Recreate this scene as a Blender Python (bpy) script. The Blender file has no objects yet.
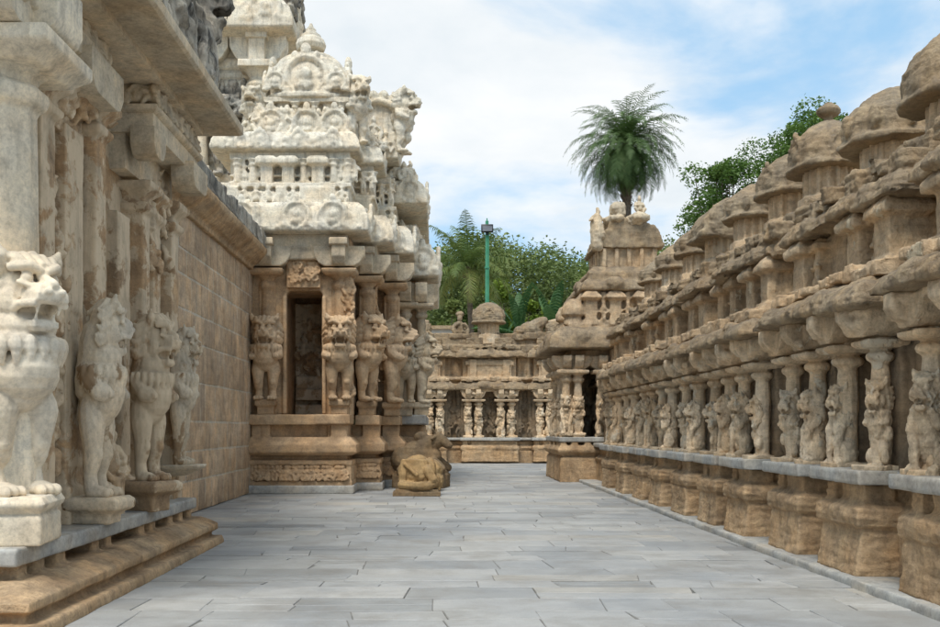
import bpy, bmesh, math, random, time
import numpy as np
from mathutils import Vector, Matrix, Euler
PI = math.pi
R = math.radians
scene = bpy.context.scene
col = scene.collection
rnd = random.Random(7)

# ------------------------------------------------------------------ mesh builder
class MB:
    """Collects closed shells; build() links them as one mesh object."""
    def __init__(s):
        s.v = []; s.f = []; s.c = []
    def add(s, V, F, c=0.5):
        n = len(s.v)
        s.v.extend([tuple(p) for p in V])
        s.f.extend([tuple(i + n for i in f) for f in F])
        s.c.extend([c] * len(F))
    def loft(s, rects, c=0.5):
        """stack of rectangles (x0,x1,y0,y1,z)"""
        V = []; F = []
        for x0, x1, y0, y1, z in rects:
            V += [(x0, y0, z), (x1, y0, z), (x1, y1, z), (x0, y1, z)]
        n = len(rects)
        F.append((3, 2, 1, 0))
        for k in range(n - 1):
            for i in range(4):
                j = (i + 1) % 4
                F.append((4 * k + i, 4 * k + j, 4 * k + 4 + j, 4 * k + 4 + i))
        m = 4 * (n - 1)
        F.append((m, m + 1, m + 2, m + 3))
        s.add(V, F, c)
    def box(s, x0, x1, y0, y1, z0, z1, top=0.0, c=0.5):
        s.loft([(x0, x1, y0, y1, z0), (x0 + top, x1 - top, y0 + top, y1 - top, z1)], c)
    def rbox(s, ctr, size, rot=0.0, tilt=0.0, c=0.5):
        M = Matrix.Translation(ctr) @ Matrix.Rotation(rot, 4, 'Z') @ Matrix.Rotation(tilt, 4, 'X')
        x, y, z = size[0] / 2, size[1] / 2, size[2] / 2
        P = [(-x, -y, -z), (x, -y, -z), (x, y, -z), (-x, y, -z), (-x, -y, z), (x, -y, z), (x, y, z), (-x, y, z)]
        s.add([M @ Vector(p) for p in P],
              [(3, 2, 1, 0), (4, 5, 6, 7), (0, 1, 5, 4), (1, 2, 6, 5), (2, 3, 7, 6), (3, 0, 4, 7)], c)
    def band(s, x0, x1, y0, y1, prof, c=0.5):
        """rectangle swept by a profile [(offset,z)]"""
        s.loft([(x0 - o, x1 + o, y0 - o, y1 + o, z) for o, z in prof], c)
    def kapota(s, x0, x1, y0, y1, z0, z1, ov, c=0.5):
        h = z1 - z0
        s.band(x0, x1, y0, y1, [(ov * .55, z0 - .03 * h), (ov, z0), (ov, z0 + .22 * h), (ov * .86, z0 + .5 * h),
                                (ov * .58, z0 + .78 * h), (ov * .2, z1), (0.0, z1 + .01)], c)
    def lathe(s, prof, ctr=(0, 0, 0), n=16, sx=1, sy=1, sup=None, rot=0.0, c=0.5):
        V = []; F = []
        for r, z in prof:
            for i in range(n):
                a = 2 * PI * i / n + rot
                ca, sa = math.cos(a), math.sin(a)
                if sup:
                    q = (abs(ca) ** sup + abs(sa) ** sup) ** (-1 / sup)
                else:
                    q = 1
                V.append((ctr[0] + r * q * ca * sx, ctr[1] + r * q * sa * sy, ctr[2] + z))
        F.append(tuple(range(n - 1, -1, -1)))
        for k in range(len(prof) - 1):
            for i in range(n):
                j = (i + 1) % n
                F.append((k * n + i, k * n + j, k * n + n + j, k * n + n + i))
        m = n * (len(prof) - 1)
        F.append(tuple(range(m, m + n)))
        s.add(V, F, c)
    def ell(s, ctr, r, rot=None, n=10, c=0.5):
        if not hasattr(r, '__len__'):
            r = (r, r, r)
        M = Euler(rot).to_matrix() if rot else None
        V = []; F = []
        m = max(5, n // 2 + 1)
        for k in range(1, m):
            t = PI * k / m
            for i in range(n):
                a = 2 * PI * i / n
                p = Vector((r[0] * math.sin(t) * math.cos(a), r[1] * math.sin(t) * math.sin(a), -r[2] * math.cos(t)))
                if M: p = M @ p
                V.append((p.x + ctr[0], p.y + ctr[1], p.z + ctr[2]))
        for sgn in (-1, 1):
            p = Vector((0, 0, sgn * r[2]))
            if M: p = M @ p
            V.append((p.x + ctr[0], p.y + ctr[1], p.z + ctr[2]))
        b, t = n * (m - 1), n * (m - 1) + 1
        for i in range(n):
            j = (i + 1) % n
            F.append((b, j, i))
            for k in range(m - 2):
                F.append((k * n + i, k * n + j, k * n + n + j, k * n + n + i))
            F.append((t, (m - 2) * n + i, (m - 2) * n + j))
        s.add(V, F, c)
    def cap(s, p0, r0, p1, r1, n=9, c=0.5):
        p0 = Vector(p0); p1 = Vector(p1)
        d = p1 - p0
        L = d.length
        if L < 1e-6: return
        q = d.to_track_quat('Z', 'Y').to_matrix()
        prof = [(r0 * .5, -r0 * .8), (r0 * .87, -r0 * .5), (r0, 0), (r1, L), (r1 * .87, L + r1 * .5), (r1 * .5, L + r1 * .8)]
        V = []; F = []
        for r, z in prof:
            for i in range(n):
                a = 2 * PI * i / n
                p = q @ Vector((r * math.cos(a), r * math.sin(a), z)) + p0
                V.append(p)
        F.append(tuple(range(n - 1, -1, -1)))
        for k in range(5):
            for i in range(n):
                j = (i + 1) % n
                F.append((k * n + i, k * n + j, k * n + n + j, k * n + n + i))
        F.append(tuple(range(5 * n, 6 * n)))
        s.add(V, F, c)
    def chain(s, pts, n=9, c=0.5):
        for a, b in zip(pts[:-1], pts[1:]):
            s.cap(a[0], a[1], b[0], b[1], n, c)
    def prism(s, poly, x0, x1, axis='x', c=0.5):
        """polygon [(u,z)] extruded along axis (u is the other horizontal axis)"""
        n = len(poly)
        area = sum(poly[i][0] * poly[(i + 1) % n][1] - poly[(i + 1) % n][0] * poly[i][1] for i in range(n))
        if area < 0: poly = poly[::-1]
        V = []
        for x in (x0, x1):
            for u, z in poly:
                V.append((x, u, z) if axis == 'x' else (-0 + u, x, z))
        F = [tuple(range(n - 1, -1, -1)), tuple(range(n, 2 * n))]
        for i in range(n):
            j = (i + 1) % n
            F.append((i, j, n + j, n + i))
        if axis != 'x':
            F = [f[::-1] for f in F]
        s.add(V, F, c)
    def kudu(s, x, y, z, r, rz=0.0, c=0.5):
        """horseshoe gable: arch ring, disc, head, crest; faces -Y before rotation rz"""
        b = MB()
        pts = []
        for k in range(11):
            a = R(-50 + 280 * k / 10)
            pts.append(((r * math.cos(a), 0, r * math.sin(a)), r * .2))
        b.chain(pts, 6)
        b.ell((0, r * .1, 0), (r * .85, r * .22, r * .85), n=12)
        b.ell((0, -r * .18, r * .05), (r * .3, r * .2, r * .36), n=8)
        b.ell((0, -r * .1, -r * .45), (r * .45, r * .2, r * .3), n=8)
        b.ell((0, 0, r * 1.32), (r * .3, r * .22, r * .4), n=8)
        for sg in (-1, 1):
            b.ell((sg * r * .95, 0, -r * .75), (r * .35, r * .22, r * .3), n=8)
            b.ell((sg * r * .55, 0, r * 1.05), (r * .22, r * .16, r * .24), n=8)
        s.merge(b, Matrix.Translation((x, y, z)) @ Matrix.Rotation(rz, 4, 'Z'))
    def figure(s, x, y, z, h, rz=0.0, rg=rnd, kind=None, c=0.5):
        """small carved human-like figure, seated or dancing, facing -Y before rotation rz"""
        b = MB()
        kind = kind or rg.choice(('seat', 'stand', 'dwarf'))
        lean = rg.uniform(-.06, .06)
        if kind == 'stand':
            b.ell((lean, -.02, .9), (.075, .08, .095), n=8); b.ell((lean, 0, .99), (.06, .06, .06), n=8)
            b.cap((lean, 0, .56), .09, (lean * .5, 0, .75), .12); b.cap((0, 0, .47), .11, (lean, 0, .56), .09)
            for sg in (-1, 1):
                k = rg.uniform(-.05, .1)
                b.chain([((sg * .07, 0, .46), .075), ((sg * (.09 + k), -.07, .25), .06), ((sg * .09, 0, .03), .045)], 7)
                b.chain([((sg * .14, 0, .74), .05), ((sg * .25, -.03, .58 + k), .04), ((sg * (.17 + k), -.1, .6 + 2 * k), .04)], 7)
        else:
            dw = .02 if kind == 'dwarf' else 0
            b.ell((lean, -.04, .82), (.12 + dw, .12, .14), n=8); b.ell((lean, 0, .96), (.09, .09, .08), n=8)
            b.cap((0, 0, .28), .19 + dw, (lean, 0, .58), .16)
            for sg in (-1, 1):
                k = rg.uniform(0, .14)
                b.chain([((sg * .12, 0, .2), .11), ((sg * .3, -.14, .2 + k), .09), ((sg * (.1 + k), -.2, .06), .07)], 7)
                b.chain([((sg * .2, 0, .6), .075), ((sg * .31, -.06, .42), .06), ((sg * (.22 - k), -.17, .34 + 2 * k), .06)], 7)
        s.merge(b, Matrix.Translation((x, y, z)) @ Matrix.Rotation(rz, 4, 'Z') @ Matrix.Scale(h, 4), c)
    def merge(s, b, M=Matrix.Identity(4), c=None):
        n = len(s.v)
        s.v.extend([tuple(M @ Vector(p)) for p in b.v])
        s.f.extend([tuple(i + n for i in f) for f in b.f])
        s.c.extend(b.c if c is None else [c] * len(b.f))

_tex = {}
def cloud(size, depth=2):
    k = (size, depth)
    if k not in _tex:
        t = bpy.data.textures.new('noise', 'CLOUDS')
        t.noise_scale = size; t.noise_depth = depth; t.noise_basis = 'IMPROVED_PERLIN'
        _tex[k] = t
    return _tex[k]

def raw_mesh(name, b, off=(0, 0, 0), attr=False):
    me = bpy.data.meshes.new(name)
    V = [(p[0] - off[0], p[1] - off[1], p[2] - off[2]) for p in b.v]
    me.from_pydata(V, [], b.f)
    if attr:
        a = me.attributes.new('tone', 'FLOAT', 'FACE')
        a.data.foreach_set('value', np.array(b.c, dtype=np.float32))
    me.update()
    return me

def worn_mesh(name, b, voxel, disp=(), smooth=2, off=(0, 0, 0), bevel=None, strata=None):
    """union the shells by voxel remesh, soften, roughen; returns a mesh datablock"""
    me = raw_mesh(name, b, off)
    ob = bpy.data.objects.new(name + '_tmp', me)
    col.objects.link(ob)
    if voxel:
        m = ob.modifiers.new('r', 'REMESH'); m.mode = 'VOXEL'; m.voxel_size = voxel; m.adaptivity = 0
    if bevel:
        m = ob.modifiers.new('b', 'BEVEL'); m.width = bevel; m.segments = 2; m.limit_method = 'ANGLE'
    if smooth:
        m = ob.modifiers.new('s', 'SMOOTH'); m.factor = .5; m.iterations = smooth
    for size, st in disp:
        m = ob.modifiers.new('d', 'DISPLACE'); m.texture = cloud(size); m.strength = st; m.mid_level = .5
        m.texture_coords = 'LOCAL'
    em = None
    if strata:      # thin horizontal ledges: the noise is squeezed along z
        em = bpy.data.objects.new('strata_tmp', None); col.objects.link(em); em.scale = (1, 1, .16)
        m = ob.modifiers.new('d', 'DISPLACE'); m.texture = cloud(strata[0], 3); m.strength = strata[1]; m.mid_level = .5
        m.texture_coords = 'OBJECT'; m.texture_coords_object = em
    dg = bpy.context.evaluated_depsgraph_get()
    ev = ob.evaluated_get(dg)
    out = bpy.data.meshes.new_from_object(ev)
    out.name = name
    bpy.data.objects.remove(ob); bpy.data.meshes.remove(me)
    if em: bpy.data.objects.remove(em)
    out.shade_smooth()
    return out

def put(name, me, mat, parent=None, loc=(0, 0, 0), rz=0.0, sc=None):
    o = bpy.data.objects.new(name, me)
    col.objects.link(o)
    if mat and not me.materials: me.materials.append(mat)
    o.location = loc; o.rotation_euler = (0, 0, rz)
    if sc: o.scale = sc if hasattr(sc, '__len__') else (sc, sc, sc)
    if parent: o.parent = parent
    return o

DEF = ((.35, .05), (.09, .02))
def worn(name, b, mat, parent=None, voxel=.03, disp=DEF, smooth=2, off=(0, 0, 0), loc=None, strata=None):
    me = worn_mesh(name, b, voxel, disp, smooth, off, None, strata)
    return put(name, me, mat, parent, loc if loc is not None else (0, 0, 0))

def crisp(name, b, mat, parent=None, off=(0, 0, 0), ang=30, attr=False, bevel=None, loc=(0, 0, 0)):
    if bevel:
        me = worn_mesh(name, b, None, (), 0, off, bevel)
    else:
        me = raw_mesh(name, b, off, attr)
        me.shade_smooth()
    me.set_sharp_from_angle(angle=R(ang))
    return put(name, me, mat, parent, loc)

def tag(o, label=None, cat=None, group=None, kind=None):
    if label: o['label'] = label
    if cat: o['category'] = cat
    if group: o['group'] = group
    if kind: o['kind'] = kind
    return o

def thing(name, label, cat, loc=(0, 0, 0), rz=0.0, group=None):
    o = bpy.data.objects.new(name, None); col.objects.link(o)
    o.empty_display_size = .2
    o.location = loc; o.rotation_euler = (0, 0, rz)
    return tag(o, label, cat, group)

# ------------------------------------------------------------------ materials
class NT:
    def __init__(s, name):
        s.m = bpy.data.materials.new(name); s.m.use_nodes = True
        s.t = s.m.node_tree; s.t.nodes.clear()
        s.out = s.n('ShaderNodeOutputMaterial')
    def n(s, typ, **kw):
        x = s.t.nodes.new(typ)
        for k, v in kw.items(): setattr(x, k, v)
        return x
    def l(s, a, b): s.t.links.new(a, b)
    def noise(s, vec, scale, detail=6, rough=.6, dist=0):
        x = s.n('ShaderNodeTexNoise'); x.inputs['Scale'].default_value = scale
        x.inputs['Detail'].default_value = detail; x.inputs['Roughness'].default_value = rough
        x.inputs['Distortion'].default_value = dist
        s.l(vec, x.inputs['Vector']); return x.outputs['Fac']
    def ramp(s, fac, stops):
        x = s.n('ShaderNodeValToRGB')
        e = x.color_ramp.elements
        while len(e) < len(stops): e.new(.5)
        for k, (p, c) in enumerate(stops):
            e[k].position = p
            e[k].color = (c, c, c, 1) if not hasattr(c, '__len__') else (*c, 1)
        s.l(fac, x.inputs['Fac']); return x.outputs['Color']
    def mix(s, fac, a, b, mode='MIX'):
        x = s.n('ShaderNodeMix'); x.data_type = 'RGBA'; x.blend_type = mode
        for v, i in ((fac, 0), (a, 6), (b, 7)):
            if hasattr(v, 'links'): s.l(v, x.inputs[i])
            elif i == 0: x.inputs[0].default_value = v
            else: x.inputs[i].default_value = (*v, 1) if hasattr(v, '__len__') else (v, v, v, 1)
        return x.outputs[2]
    def math(s, op, a, b=0.0):
        x = s.n('ShaderNodeMath', operation=op)
        for v, i in ((a, 0), (b, 1)):
            if hasattr(v, 'links'): s.l(v, x.inputs[i])
            else: x.inputs[i].default_value = v
        return x.outputs[0]
    def mapping(s, vec, scale):
        x = s.n('ShaderNodeMapping'); x.inputs['Scale'].default_value = scale
        s.l(vec, x.inputs['Vector']); return x.outputs['Vector']
    def coord(s, rand=1.0):
        tc = s.n('ShaderNodeTexCoord')
        oi = s.n('ShaderNodeObjectInfo')
        k = s.math('MULTIPLY', oi.outputs['Random'], 37.0 * rand)
        a = s.n('ShaderNodeVectorMath', operation='ADD')
        s.l(tc.outputs['Object'], a.inputs[0]); s.l(k, a.inputs[1])
        s.rand = oi.outputs['Random']
        return a.outputs[0]
    def finish(s, color, rough, height=None, strength=.5, dist=.02, spec=.25):
        b = s.n('ShaderNodeBsdfPrincipled')
        s.l(color, b.inputs['Base Color'])
        if hasattr(rough, 'links'): s.l(rough, b.inputs['Roughness'])
        else: b.inputs['Roughness'].default_value = rough
        b.inputs['Specular IOR Level'].default_value = spec
        if height is not None:
            bp = s.n('ShaderNodeBump'); bp.inputs['Strength'].default_value = strength
            bp.inputs['Distance'].default_value = dist
            s.l(height, bp.inputs['Height']); s.l(bp.outputs[0], b.inputs['Normal'])
        s.l(b.outputs[0], s.out.inputs[0])
        return s.m

def stone(name, A, B, C, plaster=None, pl_lo=.55, pl_hi=.6, pl_scale=2.0, lichen=.5, lich_col=(.05, .048, .045),
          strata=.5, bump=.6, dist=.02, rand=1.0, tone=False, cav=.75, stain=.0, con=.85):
    t = NT(name)
    co = t.coord(rand)
    n1 = t.noise(co, .9, 3, .6, .4)
    base = t.ramp(n1, [(.3, B), (.5, A), (.72, C)])
    n2 = t.noise(co, 4.5, 5, .7, .2)
    base = t.mix(con, base, t.ramp(n2, [(.28, (.6, .6, .62)), (.5, (1.0, .99, .98)), (.72, (1.3, 1.27, 1.2))]), 'MULTIPLY')
    hue = t.noise(co, 1.9, 2, .5)
    base = t.mix(.5, base, t.ramp(hue, [(.35, (.9, .96, 1.03)), (.5, (1, 1, 1)), (.64, (1.1, .99, .86))]), 'MULTIPLY')
    st = t.noise(t.mapping(co, (.6, .6, 7)), 2.2, 4, .6, .6)
    base = t.mix(strata, base, t.ramp(st, [(.3, .7), (.5, 1.0), (.7, 1.12)]), 'MULTIPLY')
    fine = t.noise(co, 24, 4, .8)
    base = t.mix(.7, base, t.ramp(fine, [(.3, .66), (.52, 1.03), (.75, 1.25)]), 'MULTIPLY')
    hgt = t.math('ADD', t.math('MULTIPLY', n2, 1.3), t.math('MULTIPLY', fine, .75))
    if plaster:
        pn = t.noise(co, pl_scale, 5, .68, .15)
        pf = t.ramp(pn, [(pl_lo, 0.0), (pl_hi, 1.0)])
        pc = t.mix(1.0, plaster, t.ramp(t.noise(co, 3.3, 4, .7), [(.25, .62), (.5, .95), (.8, 1.06)]), 'MULTIPLY')
        base = t.mix(pf, base, pc)
        hgt = t.math('ADD', t.math('MULTIPLY', hgt, .75), t.math('MULTIPLY', pf, .45))
    if tone:
        at = t.n('ShaderNodeAttribute', attribute_name='tone')
        base = t.mix(1.0, base, t.ramp(at.outputs['Fac'], [(0, (.76, .77, .8)), (.5, 1.0), (1, (1.22, 1.18, 1.12))]), 'MULTIPLY')
    ge = t.n('ShaderNodeNewGeometry')
    sx = t.n('ShaderNodeSeparateXYZ'); t.l(ge.outputs['Normal'], sx.inputs[0])
    up = t.ramp(sx.outputs['Z'], [(.25, 0.0), (.8, 1.0)])
    ln = t.ramp(t.noise(co, 2.6, 4, .7, .2), [(.42, 0.0), (.6, 1.0)])
    lf = t.math('MULTIPLY', t.math('MULTIPLY', up, ln), lichen)
    base = t.mix(lf, base, lich_col)
    if stain > 0:   # rain streaks and soot, vertical
        sn = t.noise(t.mapping(co, (5, 5, .7)), 1.6, 4, .65, .3)
        base = t.mix(t.math('MULTIPLY', t.ramp(sn, [(.5, 0.0), (.66, 1.0)]), stain), base, lich_col)
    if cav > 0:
        base = t.mix(cav, base, t.ramp(ge.outputs['Pointiness'], [(.37, .3), (.488, 1.0), (.53, 1.03), (.62, 1.3)]), 'MULTIPLY')  # multiplies hollows darker and raised edges lighter in the base colour
    return t.finish(base, .92, hgt, bump, dist, .15)

SAND = dict(A=(0.523, 0.385, 0.246), B=(0.374, 0.266, 0.163), C=(0.597, 0.456, 0.297))
M = {}
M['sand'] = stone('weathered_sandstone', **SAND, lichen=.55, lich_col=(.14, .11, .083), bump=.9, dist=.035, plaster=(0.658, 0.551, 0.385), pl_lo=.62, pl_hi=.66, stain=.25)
M['sand_pale'] = stone('pale_sandstone', (0.675, 0.525, 0.356), (0.525, 0.389, 0.250), (0.750, 0.609, 0.438), lichen=.2, lich_col=(.16, .12, .085), stain=.3,
                       plaster=(0.686, 0.592, 0.450), pl_lo=.58, pl_hi=.63, bump=.8, dist=.03)
M['sand_roof'] = stone('roof_sandstone', (.36, .273, .176), (.255, .19, .12), (.43, .332, .218), lichen=.6, lich_col=(.15, .122, .095), stain=.4,
                       bump=1.0, dist=.04)
M['sand_dome'] = stone('dome_sandstone', (.33, .257, .17), (.25, .19, .122), (.395, .31, .205), lichen=.55, lich_col=(.15, .125, .1), stain=.35,
                       plaster=(0.592, 0.497, 0.367), pl_lo=.7, pl_hi=.73, bump=.9, dist=.035)
M['sand_brown'] = stone('brown_sandstone', (0.469, 0.327, 0.194), (0.333, 0.224, 0.129), (0.568, 0.408, 0.253), lichen=.4, lich_col=(.12, .09, .065), bump=.8, dist=.03, stain=.3)
M['sand_door'] = stone('shrine_sandstone', (0.469, 0.320, 0.192), (0.348, 0.233, 0.134), (0.554, 0.395, 0.246), lichen=.25, lich_col=(.1, .075, .05),
                       strata=.35, bump=.35, dist=.015, rand=.3)
M['lion_door'] = stone('lion_sandstone', (0.512, 0.366, 0.229), (0.378, 0.261, 0.159), (0.592, 0.438, 0.290), lichen=.1, strata=.2, bump=.3, dist=.012)
M['plaster_sand'] = stone('plastered_sandstone', (0.438, 0.306, 0.186), (0.329, 0.221, 0.130), (0.521, 0.376, 0.235), plaster=(0.656, 0.526, 0.368), pl_lo=.45, pl_hi=.5,
                          pl_scale=1.7, lichen=.25, strata=.3, bump=.45, rand=1.0, stain=.25, lich_col=(.11, .095, .08))
M['plaster'] = stone('lime_plaster', (0.710, 0.621, 0.479), (0.592, 0.509, 0.379), (0.776, 0.692, 0.550), lichen=.3, lich_col=(.13, .12, .105), strata=.15,
                     bump=.3, dist=.012, stain=.3)
M['lion_plaster'] = stone('lion_plaster', (.66, .59, .47), (.57, .5, .385), (.72, .65, .535), plaster=(.36, .25, .14), pl_lo=.66, pl_hi=.69, pl_scale=3.2,
                          lichen=.35, lich_col=(0.244, 0.232, 0.220), strata=.1, bump=.28, dist=.008, stain=.12, rand=.2)
M['white'] = stone('white_stucco', (.74, .67, .54), (.64, .565, .43), (.8, .735, .61), lichen=.6, lich_col=(.1, .092, .08), strata=.25,
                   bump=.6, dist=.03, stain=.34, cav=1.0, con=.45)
M['corbel'] = stone('corbel_stone', (0.561, 0.470, 0.342), (0.451, 0.366, 0.256), (0.615, 0.521, 0.385), lichen=.3, lich_col=(.13, .11, .09), strata=.2, bump=.3, stain=.2)
M['black'] = stone('lichen_black_stucco', (.3, .275, .23), (.05, .047, .043), (.58, .53, .44), lichen=.6, lich_col=(.03, .03, .03), strata=.2,
                   bump=.6, stain=.85)
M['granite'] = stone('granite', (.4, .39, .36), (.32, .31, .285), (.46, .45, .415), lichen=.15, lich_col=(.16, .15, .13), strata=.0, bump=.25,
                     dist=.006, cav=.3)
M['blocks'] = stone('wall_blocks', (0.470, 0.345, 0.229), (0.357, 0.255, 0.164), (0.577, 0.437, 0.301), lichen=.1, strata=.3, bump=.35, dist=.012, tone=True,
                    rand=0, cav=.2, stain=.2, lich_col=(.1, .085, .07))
M['lion_side'] = stone('worn_lion_plaster', (.6, .51, .385), (.5, .42, .31), (.66, .575, .45), plaster=(.36, .25, .15), pl_lo=.56, pl_hi=.6, pl_scale=2.6, lichen=.3, lich_col=(.2, .18, .15), strata=.15, bump=.35, dist=.01, stain=.15)
M['mortar'] = stone('mortar', (0.512, 0.445, 0.348), (0.403, 0.342, 0.244), (0.586, 0.512, 0.415), lichen=.0, strata=.1, bump=.5, rand=0)
M['bull'] = stone('bull_sandstone', (0.391, 0.266, 0.132), (0.284, 0.190, 0.096), (0.473, 0.335, 0.180), lichen=.45, lich_col=(.13, .105, .08), strata=.5, bump=.35)
M['bull_dark'] = stone('dark_bull_sandstone', (0.201, 0.144, 0.085), (.125, .09, .06), (0.273, 0.196, 0.117), lichen=.4, lich_col=(.08, .07, .055), strata=.6, bump=.35)
M['dark'] = stone('shaded_recess_stone', (.21, .158, .105), (.13, .097, .064), (.27, .207, .14), lichen=0, strata=.4, bump=.5)  # sandstone colour darkened to stand in for shade inside the recesses

def mat_floor():
    t = NT('granite_paving')
    co = t.coord(0)
    at = t.n('ShaderNodeAttribute', attribute_name='tone')
    base = t.ramp(at.outputs['Fac'], [(0, (.25, .254, .25)), (.35, (.315, .317, .31)), (.6, (.352, .352, .342)), (.85, (.39, .386, .37)), (1, (.385, .364, .325))])
    big = t.noise(co, .35, 5, .6, .5)
    base = t.mix(.6, base, t.ramp(big, [(.32, (.6, .65, .72)), (.5, 1.0), (.68, (1.2, 1.17, 1.1))]), 'MULTIPLY')
    off = t.n('ShaderNodeVectorMath', operation='ADD'); t.l(co, off.inputs[0])
    k = t.math('MULTIPLY', at.outputs['Fac'], 53.0); t.l(k, off.inputs[1])
    gr = t.noise(t.mapping(off.outputs[0], (1, 1.7, 1)), 2.6, 6, .72, .3)
    base = t.mix(.55, base, t.ramp(gr, [(.3, .72), (.5, 1.0), (.72, 1.18)]), 'MULTIPLY')
    fine = t.noise(co, 70, 4, .7)
    base = t.mix(.4, base, t.ramp(fine, [(.3, .7), (.5, 1.0), (.75, 1.25)]), 'MULTIPLY')
    dirt = t.ramp(t.noise(co, 1.1, 6, .7, .3), [(.47, 0.0), (.7, .6)])
    base = t.mix(dirt, base, (.21, .19, .16))
    h = t.math('ADD', t.math('MULTIPLY', gr, 1.0), t.math('MULTIPLY', fine, .3))
    ro = t.ramp(gr, [(.3, .5), (.7, .75)])
    return t.finish(base, ro, h, .3, .008, .35)
M['paving'] = mat_floor()

def mat_flat(name, c1, c2, scale=6, rough=.8, bump=.3):
    t = NT(name); co = t.coord()
    n = t.noise(co, scale, 6, .65)
    return t.finish(t.ramp(n, [(.3, c1), (.7, c2)]), rough, n, bump, .01)
M['joint'] = mat_flat('joint_dirt', (.13, .127, .115), (.22, .21, .19), 9)
M['soil'] = mat_flat('dry_soil', (.2, .15, .1), (.3, .24, .16), 1.5)
M['green_paint'] = mat_flat('green_paint', (.05, .25, .14), (.1, .34, .21), 3, .45, .1)
M['black_metal'] = mat_flat('black_metal', (.015, .016, .02), (.03, .032, .038), 8, .4, .1)
M['lamp_glass'] = mat_flat('lamp_glass', (.12, .13, .15), (.2, .21, .23), 4, .15, 0)
M['whitewash'] = mat_flat('whitewash', (.6, .6, .6), (.75, .75, .74), 3)

def mat_leaf(name, dark, mid, light, trans=.3, vscale=.25):
    t = NT(name)
    at = t.n('ShaderNodeAttribute', attribute_name='tone')
    tc = t.n('ShaderNodeTexCoord')
    n = t.noise(tc.outputs['Object'], vscale, 3, .5)
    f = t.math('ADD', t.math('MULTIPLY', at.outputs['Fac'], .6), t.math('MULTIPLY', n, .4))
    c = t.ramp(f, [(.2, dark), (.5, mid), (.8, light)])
    b = t.n('ShaderNodeBsdfPrincipled'); t.l(c, b.inputs['Base Color'])
    b.inputs['Roughness'].default_value = .55; b.inputs['Specular IOR Level'].default_value = .3
    tr = t.n('ShaderNodeBsdfTranslucent'); t.l(c, tr.inputs[0])
    m = t.n('ShaderNodeMixShader'); m.inputs[0].default_value = trans
    t.l(b.outputs[0], m.inputs[1]); t.l(tr.outputs[0], m.inputs[2]); t.l(m.outputs[0], t.out.inputs[0])
    return t.m
M['leaf_wood'] = mat_leaf('wood_leaves', (.08, .115, .035), (.16, .215, .062), (.265, .31, .1), .3, .22)
M['leaf_bright'] = mat_leaf('bright_leaves', (.08, .14, .018), (.16, .24, .03), (.26, .33, .05), .35, .5)
M['leaf_tree'] = mat_leaf('tree_leaves', (.055, .115, .022), (.11, .2, .04), (.19, .29, .065), .35, .6)
M['leaf_palm'] = mat_leaf('date_palm_leaves', (.045, .09, .025), (.095, .165, .05), (.17, .25, .085), .2, .6)
M['leaf_coco'] = mat_leaf('coconut_leaves', (.06, .1, .025), (.12, .18, .045), (.27, .28, .08), .3, .8)
M['leaf_banana'] = mat_leaf('banana_leaves', (.035, .085, .03), (.06, .14, .045), (.11, .2, .07), .3, 2.5)
M['bark'] = mat_flat('bark', (.08, .062, .045), (.2, .16, .12), 9, .9, .8)
T0 = time.time(); SUN_E = 3.25; SKY_S = .15; SKY_SEED = 3.0
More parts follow.
